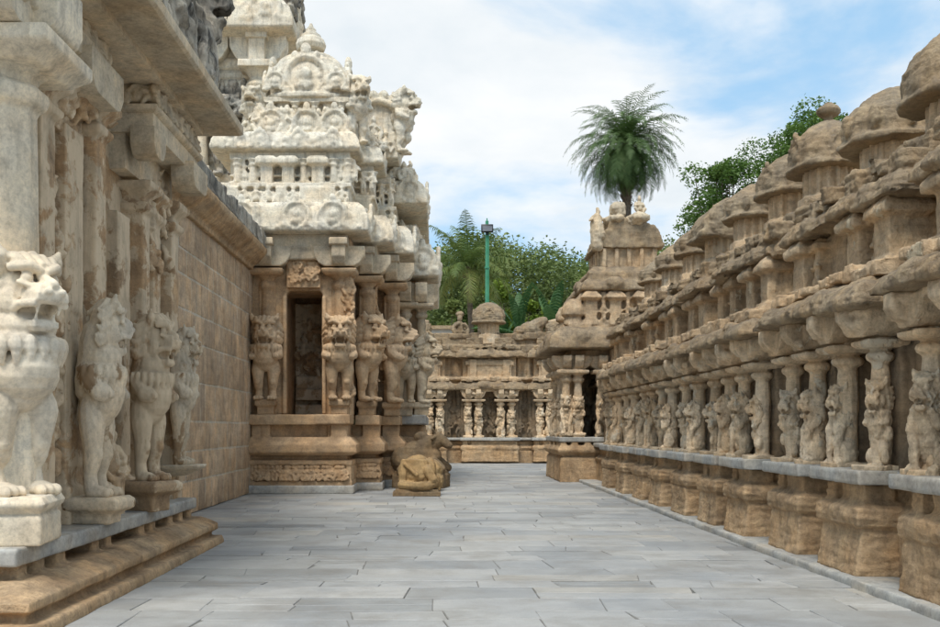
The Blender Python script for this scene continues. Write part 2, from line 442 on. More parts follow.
# ------------------------------------------------------------------ carved lions
def lion_head(b, c, s, yaw=0.0, pitch=0.0):
    """snarling lion head facing -Y; s = head scale (1 -> about 0.3 wide)"""
    h = MB()
    h.ell((0, .01, .0), (.122, .125, .115), n=16)                   # skull
    h.loft([(-.06, .06, -.2, .0, -.045), (-.074, .074, -.215, .0, -.03), (-.07, .07, -.212, .0, .0), (-.045, .045, -.19, .0, .035)])   # upper muzzle
    h.ell((0, -.2, -.012), (.062, .03, .034), n=12)
    h.loft([(-.045, .045, -.165, .02, -.155), (-.058, .058, -.185, .02, -.135), (-.056, .056, -.18, .02, -.112)])   # lower jaw
    h.ell((0, -.165, -.13), (.052, .03, .026), n=10)
    h.ell((0, .0, -.1), (.09, .07, .06), n=12)
    h.box(-.05, .05, -.07, .03, -.13, -.03)                         # back of the throat
    for sg in (-1, 1):
        h.ell((sg * .088, -.035, -.05), (.04, .065, .065), n=10)    # cheeks
        h.chain([((sg * .07, -.19, -.045), .016), ((sg * .082, -.12, -.052), .018), ((sg * .088, -.06, -.085), .02), ((sg * .07, -.1, -.125), .014)], 8)   # curled lip
        h.ell((sg * .058, -.11, .05), (.026, .028, .024), n=12)     # bulging eyes
        h.chain([((sg * .03, -.13, .025), .012), ((sg * .06, -.14, .02), .012), ((sg * .09, -.105, .03), .012)], 7)   # lower lid
        h.chain([((sg * .018, -.135, .082), .017), ((sg * .06, -.125, .1), .022), ((sg * .105, -.07, .085), .02)], 8)   # brow
        h.ell((sg * .03, -.222, .006), (.02, .018, .016), n=8)      # nostrils
        h.chain([((sg * .1, .0, .085), .042), ((sg * .125, -.02, .125), .034), ((sg * .14, -.02, .165), .012)], 8)      # ears
        h.cap((sg * .05, -.185, -.045), .012, (sg * .048, -.183, -.085), .005, 6)   # fangs
        h.cap((sg * .04, -.165, -.118), .01, (sg * .04, -.168, -.082), .005, 6)
        for k in range(5):                                          # swept locks of the mane
            a = R(-80 + 36 * k)
            p = Vector((sg * (.11 + .02 * math.cos(a)), .02, .0 + .09 * math.sin(a)))
            q = p + Vector((sg * .03, .06, -.035))
            h.chain([(p, .03), (q, .024), (q + Vector((0, .035, .012)), .014)], 7)
    h.chain([((0, -.2, .03), .028), ((0, -.14, .05), .024), ((0, -.1, .09), .03)], 8)   # ridge of the nose
    for k in (-2, -1, 0, 1, 2):                                     # swept crest
        h.chain([((k * .035, -.115 + abs(k) * .012, .105), .02), ((k * .042, -.05, .135 - abs(k) * .006), .026), ((k * .05, .04, .12), .024), ((k * .055, .1, .06), .02)], 7)
    M4 = Matrix.Translation(c) @ Matrix.Rotation(yaw, 4, 'Z') @ Matrix.Rotation(pitch, 4, 'X') @ Matrix.Scale(s, 4)
    b.merge(h, M4)

def lion_standing(yaw=0.0, head=1.2, hz=.805, fore=True, leg=1.0):
    """rearing lion on its hind legs, 1 unit tall, facing -Y"""
    b = MB()
    for sg in (-1, 1):
        x = sg * .085
        b.ell((x, -.045, .03), (.066, .085, .034), n=12)
        for k in (-1, 0, 1):
            b.ell((x + k * .036, -.115, .026), (.023, .036, .026), n=8)
        b.chain([((x, 0, .04), .05 * leg), ((x, .012, .12), .046 * leg), ((x * 1.05, -.005, .18), .06 * leg), ((x * 1.1, -.012, .24), .066 * leg),
                 ((x * 1.15, -.01, .35), .086 * leg), ((x * .9, 0, .42), .095)], 12)
        b.ell((x * 1.1, -.055, .215), (.042, .035, .042), n=10)              # knee
        if not fore: continue
        b.chain([((sg * .15, -.02, .575), .068), ((sg * .178, -.075, .525), .052), ((sg * .155, -.125, .51), .045)], 10)   # broken folded forelegs
        b.ell((sg * .148, -.14, .51), (.042, .04, .04), n=10)
        for k in (-1, 0, 1):
            b.ell((sg * .148 + k * .024, -.17, .505), (.014, .018, .022), n=6)
    b.ell((0, -.01, .43), (.155, .125, .1), n=16)
    b.ell((0, -.045, .5), (.165, .15, .13), n=16)
    b.ell((0, -.09, .52), (.13, .12, .11), n=14)
    b.ell((0, .0, .58), (.168, .135, .08), n=14)
    b.cap((0, .015, .56), .14, (0, -.02, .76), .135, 14)
    for k in range(-6, 7):                                                   # fringe collar
        a = R(k * 17)
        px, py = .185 * math.sin(a), -.02 - .17 * math.cos(a)
        b.ell((px, py, .605), (.03, .03, .045), n=8)
        b.cap((px * 1.01, py * 1.01, .57), .021, (px * .98, py * .98, .535), .012, 6)
    b.ell((0, -.03, .63), (.19, .17, .045), n=16)
    b.chain([((0, .12, .4), .03), ((.1, .14, .53), .026), ((.06, .14, .68), .022)], 7)
    lion_head(b, (0, -.055 - (1.2 - head) * .05, hz), head, yaw, R(8))
    if head < 1.1: b.ell((0, -.05, .68), (.15, .135, .09), n=14)
    return b

def lion_seated(rg):
    """squat guardian lion backing on to a pillar, 1 unit tall, facing -Y"""
    b = MB()
    for sg in (-1, 1):
        b.ell((sg * .15, -.05, .2), (.1, .17, .18), n=12)
        b.ell((sg * .15, -.2, .05), (.065, .1, .05), n=10)
        for k in (-1, 0, 1):
            b.ell((sg * .15 + k * .035, -.29, .04), (.022, .035, .035), n=6)
        if rg.random() < .5:
            b.chain([((sg * .15, -.06, .6), .085), ((sg * .15, -.2, .45), .065), ((sg * .1, -.23, .25), .055), ((sg * .08, -.25, .06), .06)], 9)
        else:
            b.chain([((sg * .15, -.06, .62), .085), ((sg * .2, -.19, .5), .07), ((sg * .12, -.26, .6), .055)], 9)
    b.ell((0, -.03, .3), (.19, .19, .24), n=14)
    b.ell((0, -.08, .5), (.18, .17, .2), n=14)
    b.cap((0, 0, .55), .17, (0, -.04, .76), .14, 12)
    for k in range(-4, 5):
        a = R(k * 24)
        b.ell((.19 * math.sin(a), -.05 - .15 * math.cos(a), .6 + .02 * (k % 2)), (.045, .045, .075), n=8)
    lion_head(b, (rg.uniform(-.02, .02), -.1, .84), 1.25, rg.uniform(-.25, .25), R(8))
    b.box(-.2, .2, -.3, .15, -.02, .03)
    return b

LION = worn_mesh('lion', lion_standing(), .0075, ((.12, .01),), 0)
LION_FINE = worn_mesh('lion', lion_standing(R(-4), 1.0, .835, False, 1.16), .0055, ((.12, .006),), 1)
LION_SLIM = [worn_mesh('lion', lion_standing(R(a), h, .85, True, 1.05), .0075, ((.12, .012),), 0) for a, h in ((38, .86), (5, .98), (-12, .84))]
def lion_rear(rg):
    b = lion_standing(rg.uniform(-.3, .3)); b.box(-.24, .24, -.22, .18, -.02, .03)
    b.ell((0, .02, .3), (.2, .13, .3), n=12)
    for k in range(6): b.ell((rg.uniform(-.2, .2), rg.uniform(-.1, .05), rg.uniform(.1, .75)), (.07, .07, .09), n=7)
    return b
LION_SMALL = [worn_mesh('lion', lion_rear(random.Random(k)), .014, ((.22, .08), (.08, .05), (.035, .02)), 1) for k in (2, 5, 8)] + [worn_mesh('lion', lion_seated(random.Random(k)), .015, ((.22, .09), (.08, .05), (.035, .02)), 1) for k in (1, 4, 9, 15)]
# ------------------------------------------------------------------ the row of small shrines
def shrine_meshes(W, pil, seed, a=1.0, bz=1.0, sx=1.0, dome='round', vox=.026, dk=1.0):
    """canonical shrine: front plane y=0 facing -Y, centre x=0. Returns part meshes."""
    rg = random.Random(seed)
    Z0 = 1.17
    def z(h): return h * a if h <= Z0 else Z0 * a + (h - Z0) * bz
    hw = W / 2
    P = {}
    # base
    b = MB()
    j = rg.uniform(-.03, .03)
    if W < 1.8: hw -= .075
    b.loft([(-hw - .01, hw + .01, -.05, 1.2, z(.07)), (-hw, hw, -.03, 1.2, z(.13)), (-hw + .02, hw - .02, -.01, 1.2, z(.3)), (-hw + .03, hw - .03, .01 + j, 1.2, z(.54))])
    b.box(-hw + .1, hw - .1, .08, 1.2, z(.5), z(.62))
    b.loft([(-hw + .03, hw - .03, .03, 1.2, z(.56)), (-hw - .015, hw + .015, -.02, 1.2, z(.6)), (-hw - .035, hw + .035, -.045, 1.2, z(.69)),
            (-hw - .02, hw + .02, -.025, 1.2, z(.77)), (-hw + .05, hw - .05, .05, 1.2, z(.835))])
    b.box(-hw + .1, hw - .1, .16, 1.2, z(.78), z(1.03))
    for x0, x1 in ((-hw + .06, -hw + .28), (-hw + .46, hw * .25), (hw * .28, hw - .06)):
        b.box(x0 + rg.uniform(-.02, .02), x1, .05 + rg.uniform(0, .03), .4, z(.79), z(1.03))
    P['base'] = worn_mesh('base', b, vox * .85, ((.5, .06), (.16, .035), (.05, .016)), 0, strata=(.35, .055))
    if W < 1.8: hw += .075
    # granite slab, made of two stones
    b = MB()
    m = rg.uniform(-.2, .2)
    b.rbox(((-hw - .06 + m) / 2, .4, z(1.1)), (hw + .06 + m - .012, .94, .14 * a), 0, 0)
    b.rbox(((hw + .06 + m) / 2, .405, z(1.098)), (hw + .06 - m - .012, .95, .145 * a), rg.uniform(-.006, .006), 0)
    P['slab'] = worn_mesh('granite_slab', b, .018, ((.3, .012), (.06, .006)), 1)
    # pillars
    for key in ('pa', 'pb'):
        b = MB()
        lean = rg.uniform(-.02, .02)
        r = .112 * sx * rg.uniform(.9, 1.12)
        b.box(-.15 * sx, .15 * sx, -.14 * sx, .3, z(1.16), z(1.22))
        b.lathe([(r * .9, z(1.2)), (r * .9, z(1.7)), (r * 1.0, z(1.85)), (r, z(1.95)), (r * .86, z(2.24)), (r * .9, z(2.27)), (r * 1.32, z(2.3)), (r * 1.45, z(2.335)), (r * 1.3, z(2.37)),
                 (r * .95, z(2.39)), (r * 1.2, z(2.43)), (r * 1.6, z(2.45))], (lean, .1, 0), 10)
        q = r * 2.15
        b.loft([(lean - q * .8, lean + q * .8, .1 - q * .8, .1 + q * .8, z(2.42)), (lean - q, lean + q, .1 - q, .1 + q, z(2.455)), (lean - q, lean + q, .1 - q, .1 + q, z(2.5))])
        b.box(lean - r, lean + r, .02, .5, z(2.48), z(2.6))
        for k in range(5):
            b.ell((rg.uniform(-.12, .12) * sx, .1 + rg.uniform(-.1, .02), z(rg.uniform(1.3, 1.95))), (.06 * sx, .06 * sx, .09), n=7)
        P[key] = worn_mesh('pillar', b, .014, ((.2, .025), (.06, .012)), 1)
    # corbels: one rolled bracket across each pillar
    b = MB()
    for px in pil:
        w = .24 * sx
        prof = [(px - w * 1.15, z(2.82)), (px - w * 1.15, z(2.72)), (px - w * .95, z(2.62)), (px - w * .5, z(2.53)), (px + w * .5, z(2.53)), (px + w * .95, z(2.62)),
                (px + w * 1.15, z(2.72)), (px + w * 1.15, z(2.82))]
        b.prism(prof, .0, .75, 'y')
        b.prism([(-.17, z(2.84)), (-.17, z(2.7)), (-.08, z(2.6)), (.1, z(2.54)), (.5, z(2.54)), (.5, z(2.84))], px - .1 * sx, px + .1 * sx, 'x')
        for k in range(3):
            b.ell((px + rg.uniform(-w, w), -.03, z(rg.uniform(2.6, 2.8))), (.09, .07, .07), n=7)
    b.box(-hw - .05, hw + .05, .02, .9, z(2.78), z(2.92))
    P['corbel'] = worn_mesh('corbel', b, .02, ((.25, .05), (.07, .02)), 1)
    # back wall of the porch with its carved niche, jambs and relief figures
    b = MB()
    yb = .62
    b.box(-hw + .02, hw - .02, yb, 1.3, z(1.0), z(2.9))
    for sg in (-1, 1):
        b.box(sg * (hw - .12) - .12, sg * (hw - .12) + .12, .38, yb + .1, z(1.15), z(2.85))
    for k in range(int(6 * W)):
        b.figure(rg.uniform(-hw + .3, hw - .3), yb, z(rg.uniform(1.15, 2.3)), rg.uniform(.35, .7), rg.uniform(-.3, .3), rg)
    for k in range(2):
        xx = (-hw - .1, hw + .1)[k]; b.lathe([(.1, z(1.17)), (.1, z(2.35)), (.14, z(2.4)), (.1, z(2.5)), (.16, z(2.55)), (.16, z(2.85))], (xx, .6, 0), 8); b.figure(xx, .5, z(1.2), .8, 0, rg, 'stand')
    P['wall'] = worn_mesh('back_wall', b, .03, ((.3, .06), (.09, .04)), 1)
    # lower eave
    b = MB()
    e = hw + .02
    x = -e
    while x < e - .02:
        w = rg.uniform(.5, .95); w = min(w, e - x) if e - x > w + .3 else e - x
        b.kapota(x + .12, x + w - .1, .22 + rg.uniform(-.05, .06), 1.6, z(2.84 + rg.uniform(-.03, .03)), z(3.16 + rg.uniform(-.03, .03)), .42 + rg.uniform(-.06, .04)); x += w
    b.kapota(-e + .1, e - .1, .3, 1.6, z(2.9), z(3.1), .36)
    nose = rg.uniform(-.3, .3) * hw
    b.ell((nose, -.1, z(2.98)), (.24, .14, .13), n=10)
    b.ell((-nose, -.08, z(2.95)), (.3, .14, .1), n=10)
    P['eave'] = worn_mesh('eave', b, vox * .8, ((.6, .13), (.2, .07), (.07, .028)), 0, strata=(.35, .06))
    # upper storey: broken course, little square cells with caps, second eave, broken course, step
    b = MB()
    b.box(-e + .02, e - .02, .2, 1.9, z(3.08), z(3.3))
    x = -e
    while x < e:
        w = rg.uniform(.12, .3)
        b.rbox((x + w / 2, .18 + rg.uniform(-.06, .08), z(3.2 + rg.uniform(-.03, .03))), (w * .9, .32, rg.uniform(.1, .2)), rg.uniform(-.15, .15), rg.uniform(-.1, .1))
        x += w
    b.box(-hw + .08, hw - .08, .55, 1.9, z(3.25), z(4.1))
    ncell = 2
    if W > 1.8:
        b.box(-hw + .3, hw - .3, .35, .8, z(3.25), z(3.9)); b.box(-hw + .2, hw - .2, .3, .8, z(3.7), z(3.85)); b.box(-.9, -.6, .25, .8, z(3.25), z(3.9)); b.box(.6, .9, .25, .8, z(3.25), z(3.9))
    for i in range(ncell if W < 1.8 else 0):
        cx = (-1 + 2 * i / (ncell - 1)) * (hw - .26)
        cw = .165 * rg.uniform(.8, 1.15)
        if rg.random() < .15: continue
        b.box(cx - cw, cx + cw, .3, .7, z(3.25), z(3.84))
        b.box(cx - cw - .05, cx + cw + .05, .25, .7, z(3.28), z(3.36))
        b.loft([(cx - cw - .02, cx + cw + .02, .28, .7, z(3.76)), (cx - cw - .09, cx + cw + .09, .2, .75, z(3.8)), (cx - cw - .09, cx + cw + .09, .2, .75, z(3.87)),
                (cx - cw - .02, cx + cw + .02, .28, .7, z(3.98)), (cx - .05, cx + .05, .42, .6, z(4.06))])
    for i in range(ncell - 1):
        cx = (-1 + (2 * i + 1) / (ncell - 1)) * (hw - .26)
        b.box(cx - .06, cx + .06, .4, .7, z(3.25), z(3.95)); b.box(cx - .11, cx + .11, .36, .7, z(3.82), z(3.9))
        b.figure(cx, .42, z(3.3), .42, 0, rg, 'stand')
    P['upper'] = worn_mesh('upper_storey', b, .018 if vox < .03 else .026, ((.3, .06), (.1, .03), (.04, .015)), 0, strata=(.3, .025))
    b = MB()
    x = -hw + .02
    while x < hw - .04:
        w = rg.uniform(.3, .6); w = min(w, hw - .02 - x) if hw - x > w + .2 else hw - .02 - x
        b.kapota(x + .08, x + w - .08, .5 + rg.uniform(-.08, .1), 2.0, z(3.96 + rg.uniform(-.04, .04)), z(4.26 + rg.uniform(-.04, .04)), .36 + rg.uniform(-.08, .05)); x += w
    b.ell((-nose, .3, z(4.1)), (.2, .12, .1), n=9)
    b.box(-hw + .12, hw - .12, .55, 2.1, z(4.15), z(4.4))
    x = -hw + .05
    while x < hw - .05:
        w = rg.uniform(.12, .28)
        b.rbox((x + w / 2, .5 + rg.uniform(-.08, .05), z(4.34 + rg.uniform(-.05, .05))), (w * .88, .3, rg.uniform(.12, .22)), rg.uniform(-.2, .2), rg.uniform(-.12, .12))
        x += w
    b.box(-hw + .25, hw - .25, .8, 2.1, z(4.3), z(4.7))
    P['eave2'] = worn_mesh('upper_eave', b, vox * .8, ((.5, .12), (.18, .08), (.06, .03)), 0, strata=(.3, .07))
    # neck + dome
    cy = 1.34
    b = MB()
    rn = .33 * dk
    b.lathe([(rn * 1.3, z(4.55)), (rn * 1.3, z(4.9)), (rn * 1.02, z(4.92)), (rn, z(5.34)), (rn * 1.1, z(5.36)), (rn * 1.1, z(5.42))], (0, cy, 0), 8, rot=PI / 8)
    for k in range(16):
        an = 2 * PI * k / 16
        b.cap((rn * math.cos(an), cy + rn * math.sin(an), z(4.9)), .03, (rn * math.cos(an), cy + rn * math.sin(an), z(5.32)), .03, 6)
    P['neck'] = worn_mesh('neck', b, .018, ((.2, .03), (.06, .015)), 0)
    b = MB()
    rd = .52 * dk
    q = lambda h: z(5.3) + .82 * h * dk * (bz ** .8)
    if dome == 'round':
        b.lathe([(rd * .9, q(-.02)), (rd * 1.06, q(0)), (rd * 1.07, q(.05)), (rd * .99, q(.09)), (rd * 1.0, q(.25)), (rd * .96, q(.4)), (rd * .82, q(.58)), (rd * .55, q(.74)),
                 (rd * .25, q(.82)), (rd * .08, q(.84))], (0, cy, 0), 20, sup=2.6)
        for k in range(4):
            an = PI / 4 * (2 * k) - PI / 2
            if seed % 2: b.kudu(rd * .93 * math.cos(an), cy + rd * .93 * math.sin(an), q(.3), .17 * dk, an + PI / 2)
    elif dome == 'octagon':
        b.lathe([(rd * .92, q(-.02)), (rd * 1.16, q(0)), (rd * 1.18, q(.06)), (rd * 1.05, q(.11)), (rd * 1.08, q(.3)), (rd * 1.02, q(.42)), (rd * .8, q(.58)), (rd * .5, q(.72)),
                 (rd * .2, q(.8)), (rd * .05, q(.82))], (0, cy, 0), 8, rot=PI / 8)
        for k in range(8):
            an = PI / 4 * k - PI / 2
            b.ell((rd * 1.0 * math.cos(an), cy + rd * 1.0 * math.sin(an), q(.3)), (.09, .05, .14), n=8)
    else:   # wagon vault, ridge along x
        L = rd * 1.25
        prof = [(cy - rd * 1.1, q(0)), (cy - rd * 1.12, q(.08)), (cy - rd, q(.12)), (cy - rd * 1.02, q(.32)), (cy - rd * .8, q(.56)), (cy - rd * .4, q(.72)), (cy, q(.82)),
                (cy + rd * .4, q(.72)), (cy + rd * .8, q(.56)), (cy + rd * 1.02, q(.32)), (cy + rd, q(.12)), (cy + rd * 1.12, q(.08)), (cy + rd * 1.1, q(0))]
        b.prism(prof, -L, L, 'x')
        b.ell((-L, cy, q(.35)), (.1, rd * .9, .4 * dk * bz), n=12); b.ell((L, cy, q(.35)), (.1, rd * .9, .4 * dk * bz), n=12)
    P['dome'] = worn_mesh('dome', b, .022, ((.55, .11), (.16, .055), (.05, .022)), 0, strata=(.35, .05))
    b = MB()
    t = q(.82)
    b.lathe([(.12, 0), (.07, .05), (.06, .08), (.15, .13), (.17, .19), (.12, .25), (.05, .28), (.05, .3)], (0, cy, t), 10)
    P['finial'] = worn_mesh('finial', b, .02, ((.1, .05),), 1)
    P['pil'] = pil
    return P

SH = [shrine_meshes(1.22 + .03 * math.sin(k * 5), (-.42 + .03 * math.sin(k * 3), .41 + .03 * math.cos(k * 4)), sd, dome=dm, dk=1.0 + .03 * math.cos(k * 2))
      for k, (sd, dm) in enumerate(((11, 'octagon'), (23, 'round'), (38, 'vault'), (54, 'round'), (67, 'octagon'), (83, 'round'), (96, 'octagon')))]

def place_shrine(P, label, loc, rz, group, lion_seed=0, dome_sc=1.0, finial=False, sx=1.0, lion_h=.8, ruined=False, dome_rot=0, dome_z=0.0):
    rg = random.Random(lion_seed)
    t = thing('pillared_shrine', label, 'shrine', loc, rz, group)
    put('base', P['base'], M['sand_brown'], t)
    put('granite_slab', P['slab'], M['granite'], t)
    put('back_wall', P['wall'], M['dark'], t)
    for i, px in enumerate(P['pil']):
        p = put('pillar', P['pa'] if i % 2 == 0 else P['pb'], M['sand_pale'], t, (px, .16, 0))
        me = LION_SMALL[rg.randrange(7)]
        l = put('lion', me, M['sand_pale'], p, (rg.uniform(-.02, .02), .09, P.get('lz', 1.18)), rg.uniform(-.6, .6),
                (lion_h * .86 * rg.uniform(.9, 1.12), lion_h * .82, lion_h * rg.uniform(1.08, 1.28)))
    put('corbel', P['corbel'], M['sand_pale'], t)
    put('eave', P['eave'], M['sand_roof'], t)
    put('upper_storey', P['upper'], M['sand'], t)
    put('upper_eave', P['eave2'], M['sand_roof'], t)
    put('neck', P['neck'], M['sand_pale'], t)
    d = put('dome', P['dome'], M['sand_dome'], t)
    cy = 1.34
    if dome_sc != 1.0 or dome_rot or dome_z:
        s_ = dome_sc
        zb = 5.3
        d.scale = (s_, s_, s_); d.rotation_euler = (0, 0, dome_rot)
        v = Matrix.Rotation(dome_rot, 3, 'Z') @ Vector((0, cy * s_, 0))
        d.location = (-v.x, cy - v.y, zb * (1 - s_) + dome_z)
    if dome_z:
        for ch in t.children:
            if ch.name.startswith('neck'): ch.location.z = dome_z
    if finial: put('finial', P['finial'], M['sand_dome'], d)
    return t

XF = 4.3
row = [  # far-left edge px-derived centre along Y, mesh, finial, dome scale, rot, label
    (8.76, 6, False, 1.05, .1, 'sandstone shrine cut by the right edge of the photo, its seated lion facing the court'),
    (10.71, 3, False, 1.08, 0, 'sandstone shrine under the half-cut dome at the upper right edge'),
    (12.46, 0, False, 1.03, 0, 'sandstone shrine under the broad smooth eight-sided dome with a wide rim'),
    (14.4, 1, True, 1.02, .05, 'sandstone shrine whose dome still carries a knob finial'),
    (16.0, 5, False, .98, .35, 'sandstone shrine with a squat pale-topped dome just left of the knob-topped dome'),
    (17.84, 4, False, .95, .2, 'sandstone shrine with a small pale-tipped dome, second left of the knob-topped dome'),
    (19.74, 2, False, 1.02, 0, 'sandstone shrine with a wedge-like vaulted roof, third left of the knob-topped dome'),
    (21.55, 0, False, .93, .5, 'low-domed sandstone shrine, fourth left of the knob-topped dome'),
    (23.5, 6, False, .9, .1, 'sandstone shrine with a worn vault, second from the tall corner pavilion'),
    (25.6, 4, False, .9, .3, 'sandstone shrine touching the tall corner pavilion'),
]
for k, (y, m, fin, ds, rot, lab) in enumerate(row):
    place_shrine(SH[m], lab, (XF + rnd.uniform(-.02, .03), y, 0), -PI / 2, 'small shrines along the right side of the court', 41 + k, ds, fin, dome_rot=rot, dome_z=-.2 if k in (1, 2) else 0)

# the cloister wall the shrines stand against
def cloister(name, label, L, zs, mats, seed, a=1.0, bz=1.0, panel=False):
    """wall along local x (0..L) facing -Y, front plane of shrines at y=0"""
    rg = random.Random(seed)
    Z0 = 1.17
    def z(h): return h * a if h <= Z0 else Z0 * a + (h - Z0) * bz
    t = thing(name, label, 'wall')
    b = MB()
    b.box(0, L, .4, 3, z(.0), z(.53)); b.box(0, L, .5, 3, z(.5), z(.62))
    b.loft([(0, L, .46, 3, z(.58)), (0, L, .36, 3, z(.66)), (0, L, .36, 3, z(.72)), (0, L, .46, 3, z(.8))])
    b.box(0, L, .5, 3, z(.78), z(1.03))
    worn('base', b, M['sand_brown'], t, .04, ((.4, .07), (.1, .03)))
    b = MB()
    b.box(0, L, .3, 1.2, z(1.04), z(1.16))
    worn('granite_slab', b, M['granite'], t, .035, ((.3, .015),), 1)
    b = MB()
    b.box(0, L, .62, 3, z(1.1), z(2.95))
    x = .3
    while x < L - .3:
        b.figure(x, .62, z(rg.uniform(1.2, 2.2)), rg.uniform(.4, .75), rg.uniform(-.3, .3), rg)
        x += rg.uniform(.12, .3)
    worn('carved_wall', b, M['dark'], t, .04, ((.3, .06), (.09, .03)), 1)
    b = MB()
    b.kapota(0, L, .8, 3, z(2.88), z(3.08), .35)
    worn('eave', b, M['sand_roof'], t, .04, ((.5, .13), (.15, .06)))
    b = MB()
    b.box(0, L, .7, 3, z(3.05), z(3.3)); b.box(0, L, .9, 3, z(3.25), z(4.1))
    x = 0
    while x < L - .4:
        w = rg.uniform(.2, .5)
        b.rbox((x + w / 2, .7, z(3.2)), (w * .9, .35, .16), rg.uniform(-.1, .1), 0)
        if rg.random() < .6: b.box(x + .05, x + .2, .8, 1.0, z(3.28), z(3.95))
        x += w
    worn('upper_wall', b, M['sand'], t, .04, ((.3, .05), (.09, .03)))
    b = MB()
    b.kapota(0, L, 1.0, 3, z(3.95), z(4.2), .3)
    b.box(0, L, .75, 3, z(4.15), z(4.4)); b.box(0, L, 1.0, 3, z(4.3), z(4.65))
    worn('upper_eave', b, M['sand_roof'], t, .04, ((.5, .12), (.15, .05)))
    return t
cw = cloister('cloister_wall', 'weathered sandstone wall joining the small shrines on the right of the court', 26.5, 0, M, 5)
cw.location = (XF, 31.5, 0); cw.rotation_euler = (0, 0, -PI / 2)

# ------------------------------------------------------------------ tall corner pavilion at the end of the right-hand row
def build_pavilion():
    ox, oy = 5.4, 29.6
    t = thing('corner_pavilion', 'tall sandstone pavilion with dark doorway and ruined vault ending the right-hand row', 'pavilion', (ox, oy, 0))
    rg = random.Random(3)
    O = (ox, oy, 0)
    x0, x1, y0, y1 = 3.6, 7.6, 29.6, 33.4
    b = MB()
    b.loft([(x0, x1, y0, y1, .0), (x0 + .04, x1, y0 + .04, y1, .72)])
    b.box(x0 + .1, x1, y0 + .1, y1, .7, .85)
    b.band(x0 + .1, x1, y0 + .1, y1, [(0, .8), (.13, .86), (.16, .95), (.1, 1.05), (0, 1.1)])
    b.box(x0 + .25, x1, y0 + .25, y1, 1.05, 1.2)
    for xx in (3.62, 3.95, 4.35, 4.75): b.box(xx, xx + .2, y0 + .02, y0 + .5, 1.05, 1.2)
    for yy in (30.2, 31.2, 32.2): b.box(x0 + .02, x0 + .5, yy, yy + .4, 1.05, 1.2)
    worn('base', b, M['sand_brown'], t, .035, ((.45, .06), (.12, .03)), 2, O)
    b = MB(); b.box(x0 + .0, x1, y0 + .0, y1, 1.18, 1.33)
    worn('granite_slab', b, M['granite'], t, .03, ((.3, .02),), 1, O)
    b = MB()   # cell walls, opening towards the camera
    b.box(x0 + .35, x0 + .75, y0 + .7, y1, 1.3, 3.6); b.box(4.95, x1, y0 + .35, y1, 1.3, 3.6)
    b.box(x0 + .35, x1, y0 + 2.6, y1, 1.3, 3.6); b.box(x0 + .35, x1, y0 + .3, y1, 3.45, 3.95)
    for k in range(14): b.figure(rg.uniform(4.4, 5.1), y0 + 2.6, rg.uniform(1.4, 3), .6, 0, rg)
    worn('cell_wall', b, M['sand'], t, .045, ((.3, .06), (.1, .03)), 1, O)
    for px, py in ((3.82, 29.85), (4.18, 29.85), (4.9, 29.95), (3.8, 30.9), (3.8, 32.2)):
        b = MB(); r = .13
        b.box(-.18, .18, -.18, .18, 1.3, 1.42)
        b.lathe([(r, 1.35), (r * 1.05, 2.3), (r * .9, 2.95), (r * 1.4, 3.0), (r * 1.5, 3.07), (r, 3.13), (r * 1.4, 3.2), (r * 1.6, 3.24)], n=10)
        b.box(-.3, .3, -.3, .3, 3.22, 3.33)
        b.prism([(-.42, 3.75), (-.42, 3.6), (-.3, 3.42), (-.12, 3.34), (.12, 3.34), (.3, 3.42), (.42, 3.6), (.42, 3.75)], -.13, .13, 'x')
        b.prism([(-.42, 3.75), (-.42, 3.6), (-.3, 3.42), (-.12, 3.34), (.12, 3.34), (.3, 3.42), (.42, 3.6), (.42, 3.75)], -.13, .13, 'y')
        p = put('pillar', worn_mesh('pillar', b, .024, ((.2, .04), (.07, .02)), 1), M['sand_pale'], t, (px - ox, py - oy, 0))
        put('lion', LION_SMALL[rg.randrange(7)], M['sand_pale'], p, (0, -.05, 1.4), 0 if py < 30 else -PI / 2, (.85, .7, 1.15))
    b = MB()
    b.kapota(x0 + .15, x1, y0 + .15, y1, 3.95, 4.6, .48)
    b.ell((4.2, y0 - .2, 4.3), (.35, .2, .25)); b.ell((x0 - .15, 31, 4.3), (.2, .4, .25))
    worn('eave', b, M['sand_roof'], t, .045, ((.6, .14), (.2, .08), (.08, .03)), 2, O)
    b = MB()   # second storey
    b.box(4.5, x1, y0 + .55, y1, 4.5, 5.75); b.box(4.35, x1, y0 + .4, y1, 4.55, 4.85)
    b.box(x0 + .3, 4.6, y0 + .3, y1, 4.5, 4.75); b.lathe([(.3, 4.7), (.26, 4.95), (.36, 5.0), (.36, 5.2), (.26, 5.4), (.08, 5.5)], (4.08, y0 + .62, 0), 12); b.lathe([(.3, 4.7), (.26, 4.95), (.36, 5.0), (.36, 5.2), (.26, 5.4), (.08, 5.5)], (4.1, y0 + 2.2, 0), 12)
    for px in (4.42, 5.15, 5.95):
        b.box(px, px + .35, y0 + .35, y0 + .8, 4.7, 5.5); b.band(px, px + .35, y0 + .35, y0 + .8, [(.03, 5.42), (.14, 5.5), (.12, 5.56), (0, 5.7), (-.1, 5.78)])
        b.box(px + .48, px + .62, y0 + .45, y0 + .8, 4.7, 5.7); b.figure(px + .55, y0 + .4, 4.75, .6, 0, rg, 'stand')
    for py in (30.3, 31.3, 32.4):
        b.box(4.35, 4.8, py, py + .35, 4.7, 5.5); b.band(4.35, 4.8, py, py + .35, [(.03, 5.42), (.14, 5.5), (.12, 5.56), (0, 5.7), (-.1, 5.78)])
    worn('upper_storey', b, M['sand'], t, .036, ((.3, .06), (.1, .03)), 1, O)
    b = MB()
    b.kapota(4.68, x1, y0 + .7, y1, 5.72, 6.15, .4)
    b.kapota(4.85, x1 - .2, y0 + .85, y1, 6.2, 6.5, .32)
